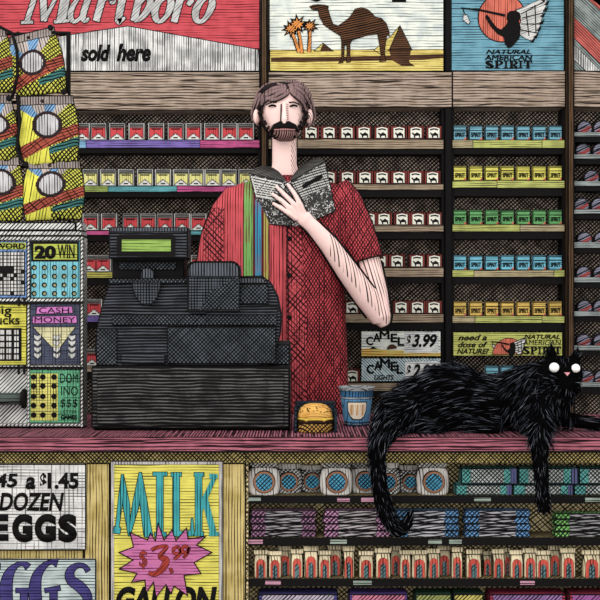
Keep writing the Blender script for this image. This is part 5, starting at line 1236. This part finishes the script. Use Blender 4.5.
# coat: tapered hairs lying along the body
samples = [(p.center.copy(), p.normal.copy(), p.area) for p in cat_me.polygons]
catb = link('body', cat_me, ct_)
hair_b = mat('coat black hairs', (7, 7, 8), vary=0, rough=.9, spec=0); hair_g = mat('coat grey hairs', (112, 116, 126), vary=0, rough=.8, spec=0); hair_s = mat('coat slate hairs', (62, 66, 78), vary=0, rough=.8, spec=0)
g = G(); rs = random.Random(21)
Tp = [V(a, b, c) for a, b, c, _ in T2]
def flow(c, px, py):
    if px < 415 and (py > 425 or px < 392):          # tail: along it
        i = min(range(len(Tp)), key=lambda k: (Tp[k]-c).length); j = min(i+1, len(Tp)-1); i = j-1; return (Tp[j]-Tp[i]).normalized()
    if px > 525 and py > 430: return Vector((.05, 0, -1))
    if px > 575 and py > 405: return Vector((1, 0, -.1))
    if px > 540 and py < 402: return (Vector((c.x-X(HX, HYc), 0, c.z-Z(HZ+4, HYc)))).normalized()
    if px > 505: t = min(1, (px-505)/40); return Vector((-.62+.5*t, 0, -.8)).normalized()
    t = (px-375)/130; return Vector((-1, 0, -.9+1.05*t)).normalized()
tot = sum(a for *_, a in samples); cand = []
for c, n, a in samples:
    if n.y < .45 and rs.random() < a*5200/tot*1.6: cand.append((c, n))
for c, n in cand:
    px, py = inv(c)
    if px > 622: continue
    face = px > 543 and py < 402
    if face and (n.y < -.35) and ((px-554)**2+(py-367)**2 < 80 or (px-576)**2+(py-368)**2 < 70 or (px-567)**2+(py-375)**2 < 30): continue
    d = flow(c, px, py); d = (d-n*d.dot(n)); 
    if d.length < .1: continue
    d.normalize(); d = (d+n*rs.uniform(.04, .22)+Vector((rs.uniform(-.12, .12), 0, rs.uniform(-.12, .12)))).normalized()
    L = rs.uniform(.024, .052)*(.5 if face or py > 440 else 1); w_ = rs.uniform(.0008, .0015)
    s_ = d.cross(n).normalized(); r = rs.random(); m = hair_b if r < .60 else hair_g if r < .70 else hair_s; w_ *= .52 if m is not hair_b else 1.1
    a = c-n*.001; b = a+d*L*.5+n*.0012; e = a+d*L
    if a.y > 0 and e.z < TOP+.001: e.z = TOP+.001; b.z = max(b.z, TOP+.001)
    va = g.bm.verts.new(a); vb = g.bm.verts.new(b+s_*w_); vc = g.bm.verts.new(b-s_*w_); vn = g.bm.verts.new(b+n*w_); ve = g.bm.verts.new(e)
    for t in ((va, vb, vn), (va, vn, vc), (va, vc, vb), (ve, vn, vb), (ve, vc, vn), (ve, vb, vc)): g.poly(list(t), m)
o = g.obj('coat', ct_, fix=False); o['kind'] = 'stuff'
eye = mat('cat eye white', (255, 255, 255), vary=0, rough=.25)
for px, py, rx, rz in ((554.2, 367.5, 5.0, 4.9), (575.8, 368.3, 4.3, 4.4)):
    g = G(); yy = HYc-.050 if px < 565 else HYc-.046
    g.ball(V(px, py, yy), rx*S(yy), .014, rz*S(yy), eye); g.obj('eye', ct_)
g = G(); yy = HYc-.062; g.prism([(564.6, 372.6), (570.2, 372.6), (568.4, 374.6), (567.4, 376), (566.4, 374.6)], yy, .03, mat('cat nose pink', (226, 150, 160), vary=0)); g.obj('nose', ct_)
